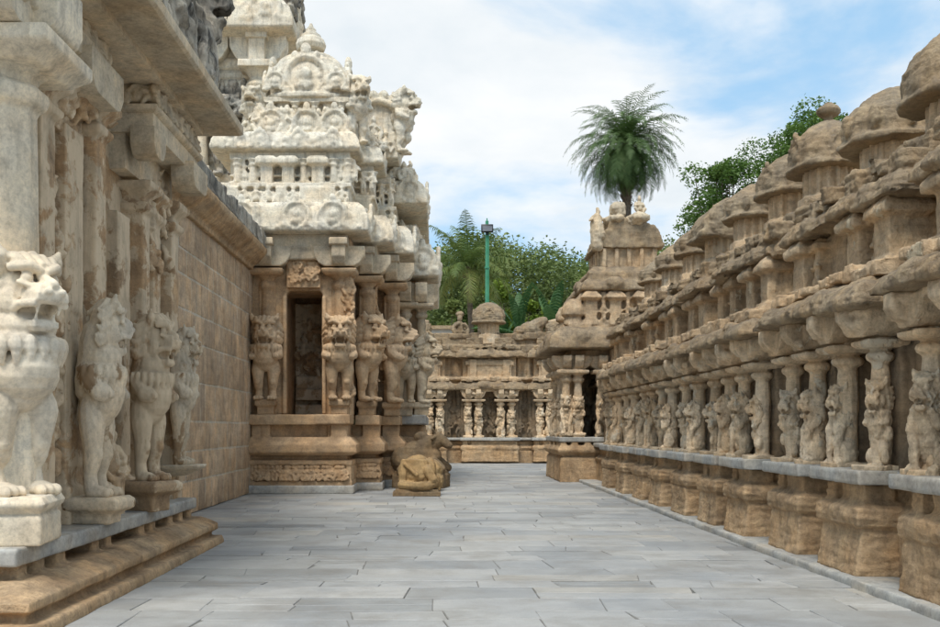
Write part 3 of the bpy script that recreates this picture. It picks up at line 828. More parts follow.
    b.ell((5.3, y0 + .3, 5.95), (.3, .15, .2)); b.ell((4.35, y0 + 1.4, 5.95), (.15, .3, .2))
    x = 4.5
    while x < x1:
        w = rg.uniform(.2, .4); b.rbox((x + w / 2, y0 + .65, 6.2), (w * .9, .3, .2), rg.uniform(-.2, .2), 0); x += w
    worn('upper_eave', b, M['sand_roof'], t, .045, ((.5, .13), (.18, .07), (.07, .03)), 2, O)
    b = MB()
    b.box(4.98, 6.72, 30.6, 32.8, 6.4, 7.15)
    for k in range(5): b.box(5.02 + .38 * k, 5.14 + .38 * k, 30.5, 30.7, 6.5, 7.1)
    for k in range(5): b.box(4.9, 5.05, 30.75 + .4 * k, 30.9 + .4 * k, 6.5, 7.1)
    worn('neck', b, M['sand'], t, .035, ((.3, .05), (.1, .03)), 1, O)
    b = MB()   # ruined wagon vault, ridge along y; gable end to the left with a standing figure
    c = 5.85
    prof = [(c - 1.02, 7.1), (c - 1.05, 7.2), (c - .96, 7.26), (c - .94, 7.5), (c - .74, 7.62), (c - .6, 7.98), (c - .3, 8.1), (c - .05, 7.98), (c + .25, 8.16), (c + .5, 7.86), (c + .78, 7.78), (c + .98, 7.45), (c + .96, 7.26), (c + 1.05, 7.2), (c + 1.02, 7.1)]
    b.prism(prof, 30.45, 32.9, 'y')
    v = worn('vault', b, M['sand_dome'], t, .045, ((.7, .16), (.22, .12), (.07, .03)), 1, O, None, (.4, .06))
    b = MB()   # pale stucco skin left on the ridge
    for k in range(12):
        b.ell((c + rg.uniform(-.6, .55), 30.42 + rg.uniform(0, .9), 7.92 + rg.uniform(-.12, .14)), (rg.uniform(.15, .32), .34, rg.uniform(.1, .2)), n=8)
    b.ell((c - .35, 30.7, 8.3), (.25, .3, .25)); b.cap((c - .3, 30.6, 8.2), .2, (c - .2, 30.6, 8.4), .12)
    worn('stucco_skin', b, M['corbel'], v, .03, ((.2, .14), (.07, .05)), 1, O)
    b = MB()
    b.figure(c + .3, 30.6, 8.15, .55, .3, rg, 'seat')
    worn('ridge_figure', b, M['corbel'], v, .022, ((.1, .05),), 1, O)
    b = MB()
    b.cap((c - 1.0, 30.5, 7.15), .2, (c - 1.05, 30.5, 7.8), .17); b.figure(c - 1.02, 30.5, 7.3, 1.0, .4, rg, 'stand')
    b.cap((c - .95, 30.5, 7.5), .22, (c - 1.0, 30.5, 8.05), .12)
    worn('gable_figure', b, M['corbel'], v, .026, ((.15, .08), (.06, .03)), 1, O)
    return t
build_pavilion()

# ------------------------------------------------------------------ far end of the court
YF = 45.2
def build_far():
    rg = random.Random(8)
    FAR = shrine_meshes(2.6, (-.98, -.52, .5, .98), 91, 1.0, 1.3, 1.15, 'round', .036, 1.45)
    FAR['lz'] = 1.2
    labs = [(2.35, True, 'far sandstone shrine with round dome and two pairs of pillars closing the court'),
            (-.9, False, 'far shrine half hidden behind the left temple, a box-like top above its eave'),
            (5.6, False, 'far shrine mostly hidden behind the corner pavilion')]
    for k, (x, d, lab) in enumerate(labs):
        t = place_shrine(FAR, lab, (x, YF, 0), 0, None, 70 + k, 1.0, False, lion_h=1.1, dome_z=.01)
        for ch in t.children:
            if ch.name.startswith('neck'): ch.location.z = -.1
            if ch.name.startswith('dome'): ch.scale = (1.0, 1.0, .8); ch.location.z = 1.22
            if ch.name.startswith('dome') and not d:
                ch.scale = (.8, .8, .6); ch.location.y = 1.34 * .2; ch.location.z = 2.05
    t = cloister('far_cloister_wall', 'sandstone cloister wall with dark carved recesses closing the far end', 12.5, 0, M, 6, 1.0, 1.32)
    t.location = (-3.6, YF, 0)
    for k, (x, lab) in enumerate(((.72, ''), (3.98, ''))):     # painted relief panels in the recesses
        b = MB()
        b.box(x - .62, x + .62, .8, 1.0, 1.25, 3.35)
        for sg in (-1, 1): b.box(x + sg * .6 - .07, x + sg * .6 + .07, .72, .98, 1.2, 3.4)
        for zz in (1.5, 2.3, 3.1): b.box(x - .55, x + .55, .76, .9, zz, zz + .07)
        for i in range(10): b.figure(x + rg.uniform(-.45, .45), .82, rg.uniform(1.6, 2.7), .55, 0, rg)
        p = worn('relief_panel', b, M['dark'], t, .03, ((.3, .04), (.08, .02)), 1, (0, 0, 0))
        p.location = (3.6, 0, 0)
    # upper broken parapet
    b = MB()
    x = 0
    while x < 12.4:
        w = rg.uniform(.3, .9); b.rbox((x + w / 2, 1.3 + rg.uniform(-.1, .1), 5.85), (w * .95, .7, rg.uniform(.2, .4)), 0, 0); x += w
    p = worn('parapet_stones', b, M['sand_roof'], t, .04, ((.3, .08), (.1, .03)))
    # sculptures standing on the wall top
    b = MB()
    b.figure(0, 0, 0, 1.15, .2, rg, 'seat'); b.box(-.35, .35, -.3, .3, -.1, .08); b.ell((0, .05, 1.15), (.2, .2, .15))
    o = worn('seated_figure', b, M['sand_dome'], None, .028, ((.15, .07), (.06, .03)), 1)
    o.location = ((460 - 438) * .0465, 46.5, 5.75)
    tag(o, 'small worn seated stone figure on the far wall top, left of the round dome', 'statue')
    b = MB()
    b.ell((.1, 0, .42), (.6, .36, .36), n=14); b.cap((-.2, 0, .35), .36, (.55, 0, .72), .3); b.ell((.68, 0, .82), (.25, .25, .24)); b.ell((-.45, 0, .3), (.3, .36, .3))
    b.box(-.7, .8, -.35, .35, -.1, .15)
    for sg in (-1, 1): b.cap((.5, sg * .25, .15), .12, (.1, sg * .34, .12), .1)
    o = worn('bull_statue', b, M['sand_dome'], None, .03, ((.3, .12), (.09, .04)), 1)
    o.location = ((529 - 438) * .0465, 46.5, 5.75); o.rotation_euler = (0, 0, .2)
    tag(o, 'worn headless stone bull resting on the far wall top, right of the round dome', 'statue')
build_far()
# ------------------------------------------------------------------ near porch on the left
def octo(b, x, y, prof, n=8):
    b.lathe(prof, (x, y, 0), n, rot=PI / n)

def corbel_x(b, x0, x1, yc, w, z0, z1):
    """rolled bracket block reaching along x, w wide in y"""
    h = z1 - z0
    b.prism([(x0, z1), (x0, z0), (x1 - .25 * h, z0), (x1 - .08 * h, z0 + .12 * h), (x1, z0 + .3 * h), (x1, z1)], yc - w / 2, yc + w / 2, 'y')
def corbel_y(b, xc, w, y0, y1, z0, z1, both=True):
    h = z1 - z0
    p = [(y0, z1), (y0, z0 + .4 * h), (y0 + .25 * h, z0 + .08 * h), (y0 + .5 * h, z0)]
    p += [(y1 - .5 * h, z0), (y1 - .25 * h, z0 + .08 * h), (y1, z0 + .4 * h), (y1, z1)]
    b.prism(p, xc - w / 2, xc + w / 2, 'x')

def porch():
    ox, oy = -4.5, 11.2
    O = (ox, oy, 0)
    rg = random.Random(21)
    t = thing('temple_porch', 'near left porch with peeling pilasters and rearing lions under a broad stone eave', 'porch', O)
    Y0, Y1 = 8.36, 14.05
    # plinth
    b = MB()
    b.loft([(-9, -3.0, Y0 - 1.1, Y1 + .02, -.02), (-9, -3.02, Y0 - 1.08, Y1, .1)])
    b.box(-9, -3.25, Y0 - .6, Y1 - .05, .08, .17)
    b.loft([(-9, -3.2, Y0 - .62, Y1, .14), (-9, -3.1, Y0 - .76, Y1 + .03, .19), (-9, -3.1, Y0 - .76, Y1 + .03, .27), (-9, -3.32, Y0 - .4, Y1, .36)])
    b.box(-9, -3.68, Y0 + .45, Y1 - .02, .3, .5)
    y = Y0 + .12
    for y in (8.2, 8.55, 9.02, 9.95, 10.35, 11.5, 11.95, 12.75, 13.3, 13.75):
        b.box(-3.8, -3.43, y, y + .17 + rg.uniform(-.03, .06), .3, .5)
    b.box(-9, -3.5, Y0 - .16, Y0 + .5, .3, .5)
    for x in (-3.95, -4.4, -4.9): b.box(x, x + .3, Y0 - .22, Y0 + .3, .3, .5)
    worn('plinth', b, M['sand_brown'], t, .024, ((.5, .035), (.1, .014)), 1, O)
    b = MB()
    cuts = [8.04, 10.2, 12.05, 14.06]
    for ya, yb in zip(cuts[:-1], cuts[1:]):
        b.rbox((-6.2, (ya + yb) / 2, .553 + rg.uniform(-.004, .004)), (5.62, yb - ya - .008, .147), rg.uniform(-.004, .004), 0)
    worn('granite_slab', b, M['granite'], t, .022, ((.5, .022), (.06, .008)), 1, O)
    # wall core with recess and dark niche
    b = MB()
    b.box(-9, -3.98, 8.75, 11.2, .55, 6.0); b.box(-9, -4.5, 11.1, 11.9, .55, 6.0); b.box(-9, -3.95, 11.85, 14.0, .55, 6.0)
    worn('wall', b, M['plaster_sand'], t, .045, ((.6, .05), (.12, .02)), 1, O)
    # pilasters on the wall
    for k, (ya, yb, xf, zt) in enumerate(((9.28, 9.62, -3.68, 4.55), (10.12, 10.62, -3.76, 4.7), (10.72, 11.04, -3.66, 4.75), (11.9, 12.36, -3.8, 4.2), (12.5, 12.78, -3.68, 4.3),
                                          (13.12, 13.42, -3.72, 4.3), (13.68, 14.02, -3.64, 4.3))):
        b = MB()
        b.box(-4.1, xf, ya, yb, .6, zt); b.box(-4.1, xf + .05, ya - .04, yb + .04, .6, 1.0)
        if k != 1 and k != 3:
            b.band(-4.1, xf, ya, yb, [(0, zt - .02), (.06, zt + .03), (.07, zt + .1), (.01, zt + .14), (.02, zt + .2), (.13, zt + .3), (.14, zt + .38), (.0, zt + .38)])
        for q in range(2): b.box(xf - .02, xf + .015, ya + .06, yb - .06, 1.2 + q * 1.6, 2.5 + q * 1.6)
        worn('pilaster', b, M['plaster_sand'], t, .022, ((.4, .03), (.08, .014)), 1, O)
    # carved relief between and above pilasters
    b = MB()
    for k in range(26):
        b.figure(-3.93, rg.uniform(9.62, 10.1), rg.uniform(1.0, 4.0), rg.uniform(.45, .8), PI / 2, rg)
    for k in range(44):
        b.figure(-3.78, rg.uniform(9.0, 11.1), rg.uniform(4.65, 5.4), rg.uniform(.4, .65), PI / 2 + rg.uniform(-.5, .5), rg)
    for k in range(20):
        b.figure(-3.8, rg.uniform(12.9, 13.9), rg.uniform(3.6, 4.7), rg.uniform(.4, .65), PI / 2 + rg.uniform(-.5, .5), rg)
    for k in range(12):
        b.figure(-3.95, rg.uniform(12.78, 13.1), rg.uniform(.7, 3.6), rg.uniform(.45, .7), PI / 2, rg)
    for ya in (9.15, 9.75, 10.3, 10.9):
        b.band(-4, -3.7, ya, ya + .25, [(.05, 4.95), (.12, 5.02), (.02, 5.1)])
    b.box(-4.1, -3.8, 9.0, 11.1, 4.6, 5.6)
    worn('carved_relief', b, M['plaster_sand'], t, .024, ((.2, .05), (.06, .025)), 1, O)
    # stone shelves in the niche
    b = MB()
    b.box(-4.6, -4.45, 11.05, 11.95, .6, 6)
    for zz in (1.6, 2.9, 4.25): b.box(-4.6, -4.0, 11.15, 11.85, zz, zz + .14)
    b.band(-4.6, -4.1, 11.5, 11.9, [(0, 4.2), (.14, 4.32), (.14, 4.4), (0, 4.42)])
    worn('niche', b, M['dark'], t, .03, ((.2, .03), (.07, .02)), 1, O)
    # corner pillar standing behind the big lion
    b = MB()
    octo(b, -3.78, 8.72, [(.34, .62), (.34, 1.0), (.3, 1.02), (.295, 2.6), (.27, 4.32), (.29, 4.36), (.35, 4.4), (.37, 4.47), (.36, 4.53), (.27, 4.58), (.3, 4.64), (.42, 4.72)])
    b.loft([(-4.2, -3.36, 8.3, 9.14, 4.68), (-4.3, -3.26, 8.2, 9.24, 4.76), (-4.34, -3.2, 8.16, 9.28, 4.8), (-4.34, -3.2, 8.16, 9.28, 4.92)])
    me = worn_mesh('pillar', b, None, (), 0, O, .02)
    me.set_sharp_from_angle(angle=R(35))
    cp = put('pillar', me, M['plaster'], t)
    b = MB()
    corbel_y(b, -3.72, .62, 7.9, 9.35, 4.93, 5.45); corbel_x(b, -4.6, -3.2, 8.72, .6, 4.94, 5.44)
    for k in range(6): b.cap((-3.42, 8.0 + .22 * k, 5.2), .1, (-3.98, 8.0 + .22 * k, 5.2), .1, 8)
    me = worn_mesh('corbel', b, None, (), 0, O, .02); me.set_sharp_from_angle(angle=R(35))
    put('corbel', me, M['plaster'], cp)
    # entablature beams
    b = MB()
    b.box(-9, -3.52, 7.8, 10.75, 5.3, 5.55)
    corbel_y(b, -3.6, .36, 9.9, 10.9, 4.98, 5.4)
    b.box(-9, -3.62, 7.8, 10.95, 5.2, 5.4)
    b.box(-9, -3.4, 11.95, 14.15, 5.14, 5.44)
    b.band(-9, -3.4, 11.95, 14.15, [(0, 5.36), (.06, 5.4), (.06, 5.46), (0, 5.48)])
    corbel_y(b, -3.44, .32, 13.45, 14.25, 4.86, 5.2); corbel_y(b, -3.52, .3, 11.9, 12.4, 4.86, 5.2)
    b.box(-9, -3.75, 12.0, 14.1, 4.72, 5.2)
    b.box(-9, -3.9, 7.8, 14.2, 5.3, 5.85)
    me = worn_mesh('beam', b, None, (), 0, O, .015); me.set_sharp_from_angle(angle=R(30))
    put('beam', me, M['corbel'], t)
    b = MB()   # frieze of plump dwarfs
    y = 8.0
    while y < 10.7: b.figure(-3.62, y, 5.5, .42, PI / 2, rg, 'dwarf'); y += .27
    y = 12.05
    while y < 14.2: b.figure(-3.42, y, 5.44, .42, PI / 2, rg, 'dwarf'); y += .27
    x = -3.6
    while x > -4.3: b.figure(x, 12.0, 5.44, .42, 0, rg, 'dwarf'); x -= .25
    b.box(-4.2, -3.6, 8, 10.7, 5.46, 5.86); b.box(-4.2, -3.42, 12.02, 14.15, 5.42, 5.86)
    worn('dwarf_frieze', b, M['corbel'], t, .022, ((.12, .03),), 1, O)
    # broad eave
    b = MB()
    b.loft([(-9, -3.15, 7.4, 14.2, 5.8), (-9, -2.84, 7.4, 14.36, 5.79), (-9, -2.8, 7.4, 14.4, 5.82), (-9, -2.8, 7.4, 14.4, 5.93), (-9, -3.0, 7.4, 14.3, 6.2), (-9, -3.4, 7.4, 14.1, 6.4)])
    b.box(-9, -3.3, 7.4, 14.1, 5.72, 5.9)
    me = worn_mesh('eave', b, None, (), 0, O, .02); me.set_sharp_from_angle(angle=R(30))
    put('eave', me, M['corbel'], t)
    # lichen blackened parapet sculptures
    b = MB()
    b.box(-9, -3.5, 7.4, 14.0, 6.2, 7.2)
    for k in range(30):
        b.figure(-3.2 - rg.uniform(0, .25), 8 + rg.uniform(0, 6.2), 6.15 + rg.uniform(0, .6), rg.uniform(.6, 1.0), PI / 2 + rg.uniform(-.4, .4), rg)
    for y in (9.5, 11.0, 12.4, 13.6):
        b.kudu(-3.12, y, 6.55, .34, PI / 2); b.figure(-3.4, y + .6, 7.1, 1.3, PI / 2, rg, 'stand')
    b.merge(lion_standing(), Matrix.Translation((-3.35, 14.0, 6.35)) @ Matrix.Rotation(PI / 2, 4, 'Z') @ Matrix.Scale(1.5, 4))
    b.box(-9, -3.9, 8, 13.9, 7.2, 8.6)
    for k in range(10): b.figure(-3.8, 8.5 + k * .55, 8.0, 1.1, PI / 2, rg)
    worn('parapet', b, M['black'], t, .03, ((.2, .07), (.06, .03)), 1, O)
    # lions
    specs = [(-3.67, 8.62, .62, 60, LION_FINE, 'lion_plaster', 2.12), (-3.52, 10.3, .9, 86, LION_SLIM[0], 'lion_side', 2.1), (-3.44, 11.85, .98, 68, LION_SLIM[1], 'plaster_sand', 2.0),
             (-3.54, 13.7, 1.1, 90, LION_SLIM[2], 'lion_side', 1.95)]
    for k, (x, y, z, ang, me, mt, h) in enumerate(specs):
        b = MB()
        zt = 1.03 if k == 0 else z
        if k == 0:
            b.loft([(-.34, .34, -.42, .3, .62), (-.34, .34, -.42, .3, .86), (-.3, .3, -.38, .28, .88), (-.36, .36, -.44, .3, .93), (-.38, .38, -.46, .3, .97), (-.34, .34, -.42, .3, 1.03)])
        elif k == 3:
            b.loft([(-.08, .08, -.1, .25, .95), (-.24, .24, -.3, .25, 1.05), (-.26, .26, -.32, .25, 1.1)])
        else:
            b.loft([(-.16, .16, -.2, .25, .62), (-.16, .16, -.2, .25, zt - .18), (-.26, .26, -.32, .25, zt - .12), (-.26, .26, -.32, .25, zt - .04), (-.22, .22, -.28, .25, zt)])
        pd = put('pedestal', worn_mesh('pedestal', b, .018, ((.2, .02), (.06, .008)), 1), M['lion_plaster'] if k == 0 else M[mt], t, (x - ox, y - oy, 0), R(ang if k else 8))
        li = put('lion', me if k == 0 else me.copy(), M[mt], t, (x - ox, y - oy, zt - .02), R(ang), (h * .98, h * .98, h) if k == 0 else (h * .66, h * (.68, .74, .62)[k - 1], h))
        if k: 
            li.data.materials.clear(); li.data.materials.append(M[mt])
        if k == 0: li['label'] = 'large whitewashed lion with a fringed collar'
    b = MB()   # small attendant dwarfs beside the third lion
    for k, (x, y, z) in enumerate(((-3.72, 11.3, 1.0), (-3.75, 12.75, .65))):
        b = MB(); b.figure(x, y, z, .62, R(60), rg, 'dwarf'); b.box(x - .2, x + .15, y - .12, y + .12, .6, z + .05)
        worn('attendant_figure', b, M['plaster_sand'], t, .018, ((.12, .03), (.05, .01)), 1, O)
    return t
porch()

# ------------------------------------------------------------------ block wall between porch and shrine
def block_wall():
    ox, oy = -5.0, 19.3
    O = (ox, oy, 0)
    rg = random.Random(5)
    t = thing('block_wall', 'plain wall of big brown stone blocks with pale mortar behind the near porch', 'wall', O)
    b = MB(); b.box(-6.0, -4.594, 13.9, 24.9, 0, 5.75)
    worn('mortar_core', b, M['mortar'], t, .07, (), 0, O)
    b = MB()
    z = .0
    while z < 5.5:
        h = rg.choice((.46, .55, .62, .74))
        h = min(h, 5.62 - z)
        y = 13.9 - rg.uniform(0, .6)
        while y < 24.7:
            w = rg.choice((.36, .45, .55, .7, .9))
            f = -4.588 + rg.uniform(-.004, .008)
            g = .012 + rg.uniform(0, .011)
            tone = min(1, max(0, rg.gauss(.5, .2)))
            b.rbox((f - .1, y + w / 2, z + h / 2), (.2, w - 2 * g, h - 2 * g), rg.uniform(-.006, .006), 0, tone)
            y += w
        z += h
    me = raw_mesh('stone_blocks', b, O, True)
    ob = bpy.data.objects.new('tmp', me); col.objects.link(ob)
    m = ob.modifiers.new('b', 'BEVEL'); m.width = .014; m.segments = 2
    m = ob.modifiers.new('d', 'DISPLACE'); m.texture = cloud(.15); m.strength = .012; m.texture_coords = 'LOCAL'
    dg = bpy.context.evaluated_depsgraph_get()
    out = bpy.data.meshes.new_from_object(ob.evaluated_get(dg)); out.name = 'stone_blocks'
    bpy.data.objects.remove(ob)
    out.shade_smooth(); out.set_sharp_from_angle(angle=R(40))
    put('stone_blocks', out, M['blocks'], t)
    b = MB()
    b.box(-6, -4.5, 13.9, 24.4, 5.45, 5.6)
    b.loft([(-6, -4.42, 13.9, 24.4, 5.58), (-6, -4.15, 13.9, 24.4, 5.8), (-6, -4.12, 13.9, 24.4, 5.9), (-6, -4.25, 13.9, 24.4, 6.1), (-6, -4.6, 13.9, 24.4, 6.3)])
    worn('cornice', b, M['sand_brown'], t, .035, ((.4, .04), (.1, .02)), 1, O)
    b = MB()
    y = 14.0
    while y < 24.3:
        w = rg.uniform(.25, .6)
        b.rbox((-4.42, y + w / 2, 6.15 + rg.uniform(0, .08)), (.5, w * 1.1, rg.uniform(.2, .36)), rg.uniform(-.1, .1), rg.uniform(-.1, .1)); y += w
    b.loft([(-6, -4.12, 13.9, 24.4, 5.93), (-6, -4.22, 13.9, 24.4, 6.14), (-6, -4.5, 13.9, 24.4, 6.4)])
    b.box(-6, -4.6, 13.9, 24.4, 6.2, 6.7)
    worn('roof_edge', b, M['black'], t, .035, ((.25, .08), (.07, .03)), 1, O)
block_wall()
# ------------------------------------------------------------------ white-topped shrine with the doorway
def gate():
    ox, oy = -3.3, 26.5
    O = (ox, oy, 0)
    rg = random.Random(31)
    t = thing('doorway_shrine', 'tall shrine with dark doorway, guardian lions and white stucco dome on the left', 'shrine', O)
    # stepped plan: (x0, x1, front y)
    BAY = [(-4.9, -2.12, 24.55), (-2.3, -1.5, 25.9), (-1.7, -1.02, 27.2)]
    bk = 34.0
    b = MB()
    for x0, x1, y in BAY:
        b.box(x0 - .1, x1 + .08, y - .3, bk, 0, .2)
    worn('footing', b, M['granite'], t, .04, ((.3, .02),), 1, O)
    b = MB()
    for k, (x0, x1, y) in enumerate(BAY):
        b.box(x0, x1 + .02, y - .14, bk, .18, .3); b.box(x0, x1, y - .08, bk, .28, .72); b.box(x0, x1 + .03, y - .16, bk, .7, .82)
        b.box(x0, x1 - .1, y - .02, bk, .8, .98)
        b.loft([(x0, x1 + .0, y - .15, bk, .93), (x0, x1 + .14, y - .3, bk, 1.0), (x0, x1 + .14, y - .3, bk, 1.2), (x0, x1 - .02, y - .14, bk, 1.38)])
        b.box(x0, x1 - .12, y + .02, bk, 1.36, 1.7)
    for x in (-4.55, -4.3, -2.62, -2.42): b.box(x, x + .2, 24.4, 24.9, 1.36, 1.7)
    b.box(-4.62, -4.2, 24.5, 25, 1.36, 1.7); b.box(-2.7, -2.2, 24.5, 25, 1.36, 1.7)
    b.box(-1.95, -1.5, 25.75, 26.2, 1.36, 1.7); b.box(-1.5, -1.05, 27.05, 27.5, 1.36, 1.7)
    # framed frieze panels on the lowest course
    for x in (-4.62, -4.1, -3.55, -3.12, -2.68, -2.24): b.box(x, x + .12, 24.42, 24.7, .28, .75)
    for x in (-2.1, -1.62): b.box(x, x + .12, 25.77, 26, .28, .75)
    for x in (-1.5, -1.1): b.box(x, x + .1, 27.07, 27.3, .28, .75)
    worn('plinth', b, M['sand_door'], t, .024, ((.4, .02), (.1, .008)), 1, O)
    b = MB()
    for x in np.linspace(-4.45, -2.3, 22):
        b.figure(x, 24.46, .3, .42, rg.uniform(-.3, .3), rg, 'dwarf')
        b.ell((x + .05, 24.45, .3 + rg.uniform(.05, .35)), (.07, .05, .07), n=7)
    for x in np.linspace(-2.0, -1.6, 6): b.figure(x, 25.8, .3, .42, 0, rg, 'dwarf')
    for x in np.linspace(-1.4, -1.12, 4): b.figure(x, 27.1, .3, .42, 0, rg, 'dwarf')
    b.box(-4.6, -2.15, 24.5, 24.7, .32, .68); b.box(-2.2, -1.55, 25.84, 26, .32, .68); b.box(-1.6, -1.05, 27.14, 27.4, .32, .68); b.box(-2.2, -2.1, 24.6, 26, .32, .68); b.box(-1.6, -1.5, 25.9, 27.4, .32, .68)
    worn('frieze', b, M['sand_door'], t, .018, ((.1, .03),), 1, O)
    b = MB()
    b.box(-4.9, -3.0, 24.3, 25.5, 1.68, 1.93); b.box(-2.99, -2.14, 24.3, 25.5, 1.685, 1.935)
    b.box(-2.13, -1.5, 25.65, 27, 1.68, 1.93); b.box(-1.49, -1.02, 26.95, 28.5, 1.68, 1.93)
    worn('floor_slab', b, M['sand_door'], t, .03, ((.3, .015),), 1, O)
    # walls with the doorway
    b = MB()
    b.box(-5.2, -3.83, 24.75, 26.2, 1.9, 6.3); b.box(-2.78, -2.15, 24.75, 26.2, 1.9, 6.3); b.box(-5.2, -2.15, 24.75, 26.2, 5.0, 6.3)
    b.prism([(-3.84, 5.02), (-3.84, 4.8), (-3.66, 5.02)], 24.74, 25.1, 'y'); b.prism([(-2.77, 5.02), (-2.77, 4.8), (-2.95, 5.02)], 24.74, 25.1, 'y')
    b.box(-5.2, -3.9, 26, 28, 1.9, 6.3); b.box(-2.7, -2.15, 26, 28, 1.9, 6.3); b.box(-5.2, -2.15, 27.6, bk, 1.9, 6.3); b.box(-5.2, -2.15, 24.8, 28, 5.4, 6.3)
    b.box(-2.4, -1.68, 26.3, bk, 1.9, 6.3); b.box(-1.9, -1.2, 27.6, bk, 1.9, 6.3)
    b.box(-3.84, -3.74, 24.68, 24.9, 1.93, 4.85); b.box(-2.87, -2.77, 24.68, 24.9, 1.93, 4.85)
    worn('wall', b, M['sand_door'], t, .035, ((.5, .025), (.1, .012)), 1, O)
    b = MB()   # sill blocks and carved panel at the back of the cell
    b.box(-3.9, -2.7, 27.3, 27.7, 1.9, 5)
    for zz in (1.93, 2.35, 2.7): b.box(-3.85, -2.75, 27.1 - (2.7 - zz) * .3, 27.5, zz, zz + .3)
    for k in range(9): b.figure(rg.uniform(-3.7, -2.9), 27.3, rg.uniform(2.9, 4.0), rg.uniform(.6, 1.0), rg.uniform(-.4, .4), rg)
    worn('cell_carving', b, M['plaster_sand'], t, .028, ((.2, .05),), 1, O)
    b = MB()   # carved header over the door
    b.box(-3.72, -2.9, 24.6, 24.8, 5.05, 5.75)
    for k in range(26): b.figure(rg.uniform(-3.65, -2.97), 24.6, rg.uniform(5.05, 5.5), rg.uniform(.25, .4), rg.uniform(-.3, .3), rg)
    worn('door_header', b, M['sand_door'], t, .02, ((.1, .03),), 1, O)
    for x, y in ((-2.26, 24.72), (-1.72, 26.25), (-1.24, 27.5)):   # narrow relief panels between pilasters
        b = MB(); b.box(x - .12, x + .12, y, y + .2, 2.2, 5.5)
        for k in range(14): b.figure(x + rg.uniform(-.1, .1), y, rg.uniform(2.2, 5.2), rg.uniform(.35, .6), rg.uniform(-.3, .3), rg)
        worn('relief_panel', b, M['sand_door'], t, .022, ((.1, .03),), 1, O)
    # pillars with lions
    PL = [(-4.22, 24.5, 0, 1.0), (-2.42, 24.5, 8, 1.0), (-1.84, 25.75, 54, 1.08), (-1.26, 27.0, 86, 1.12)]
    for k, (x, y, ang, s) in enumerate(PL):
        b = MB()
        b.box(-.2, .2, -.1, .35, 1.93, 2.3); b.loft([(-.2, .2, -.12, .3, 2.12), (-.25, .25, -.17, .3, 2.16), (-.25, .25, -.17, .3, 2.26), (-.22, .22, -.14, .3, 2.3)])
        b.box(-.21, .21, .22, .6, 1.93, 5.2)
        b.lathe([(.17, 2.3), (.17, 4.85), (.155, 5.0), (.2, 5.05), (.23, 5.12), (.2, 5.2), (.16, 5.23), (.2, 5.3), (.3, 5.38)], (0, .3, 0), 12)
        b.loft([(-.34, .34, -.05, .6, 5.36), (-.42, .42, -.12, .6, 5.42), (-.43, .43, -.14, .6, 5.5), (-.3, .3, .0, .6, 5.53)])
        p = put('pillar', worn_mesh('pillar', b, .022, ((.3, .015), (.07, .007)), 1), M['sand_door'], t, (x - ox, y - oy, 0))
        me = LION.copy(); me.materials.clear(); me.materials.append(M['lion_door'])
        put('lion', me, M['lion_door'], p, (0, .02, 2.28), R(ang), (1.95 * s, 1.95 * s, 2.1 * s))
        b = MB()
        corbel_y(b, 0, .34, -.28, .6, 5.56, 6.1); b.box(-.22, .22, -.34, .6, 6.05, 6.22)
        h = .55
        b.prism([(-.62, 6.05), (-.62, 5.82), (-.5, 5.64), (-.36, 5.56), (.36, 5.56), (.5, 5.64), (.62, 5.82), (.62, 6.05)], -.08, .3, 'y')
        put('corbel', worn_mesh('corbel', b, .022, ((.3, .015),), 1), M['corbel'], p)
    b = MB()
    for x0, x1, y in BAY:
        b.box(x0, x1 - .08, y - .12, bk, 6.0, 6.34)
    b.box(-3.85, -2.8, 24.45, 24.9, 5.72, 6.1)
    worn('beam', b, M['corbel'], t, .035, ((.3, .02),), 1, O)
    # second, deeper porch at the back right with two more lions
    b = MB()
    b.box(-1.9, -.42, 28.9, 36, 0, 1.7); b.box(-1.9, -.3, 28.7, 36, .95, 1.35)
    b.box(-1.9, -.52, 29.2, 36, 1.7, 6.0)
    worn('rear_porch_wall', b, M['sand_door'], t, .045, ((.4, .03), (.1, .01)), 1, O)
    b = MB(); b.box(-1.9, -.34, 28.45, 36, 1.7, 1.98)
    worn('rear_porch_slab', b, M['granite'], t, .04, ((.3, .015),), 1, O)
    for k, (x, y, ang) in enumerate(((-.93, 28.6, 5), (-.48, 28.75, 85))):
        b = MB()
        b.loft([(-.2, .2, -.2, .3, 1.95), (-.2, .2, -.2, .3, 2.15), (-.26, .26, -.26, .3, 2.2), (-.24, .24, -.24, .3, 2.34)])
        b.lathe([(.13, 2.3), (.13, 4.6), (.11, 4.75), (.17, 4.8), (.19, 4.87), (.14, 4.94), (.17, 5.0), (.24, 5.06)], (0, .25, 0), 12)
        b.loft([(-.3, .3, -.08, .55, 5.04), (-.36, .36, -.14, .55, 5.1), (-.36, .36, -.14, .55, 5.18)])
        p = put('pillar', worn_mesh('pillar', b, .022, ((.3, .02), (.07, .01)), 1), M['corbel'], t, (x - ox, y - oy, 0))
        me = LION.copy(); me.materials.clear(); me.materials.append(M['corbel'])
        put('lion', me, M['corbel'], p, (0, -.02, 2.3), R(ang), (1.85, 1.85, 2.0))
        b = MB(); corbel_y(b, 0, .34, -.3, .6, 5.18, 5.75); corbel_x(b, -.5, .5, .2, .34, 5.18, 5.75)
        put('corbel', worn_mesh('corbel', b, .024, ((.3, .02),), 1), M['corbel'], p)
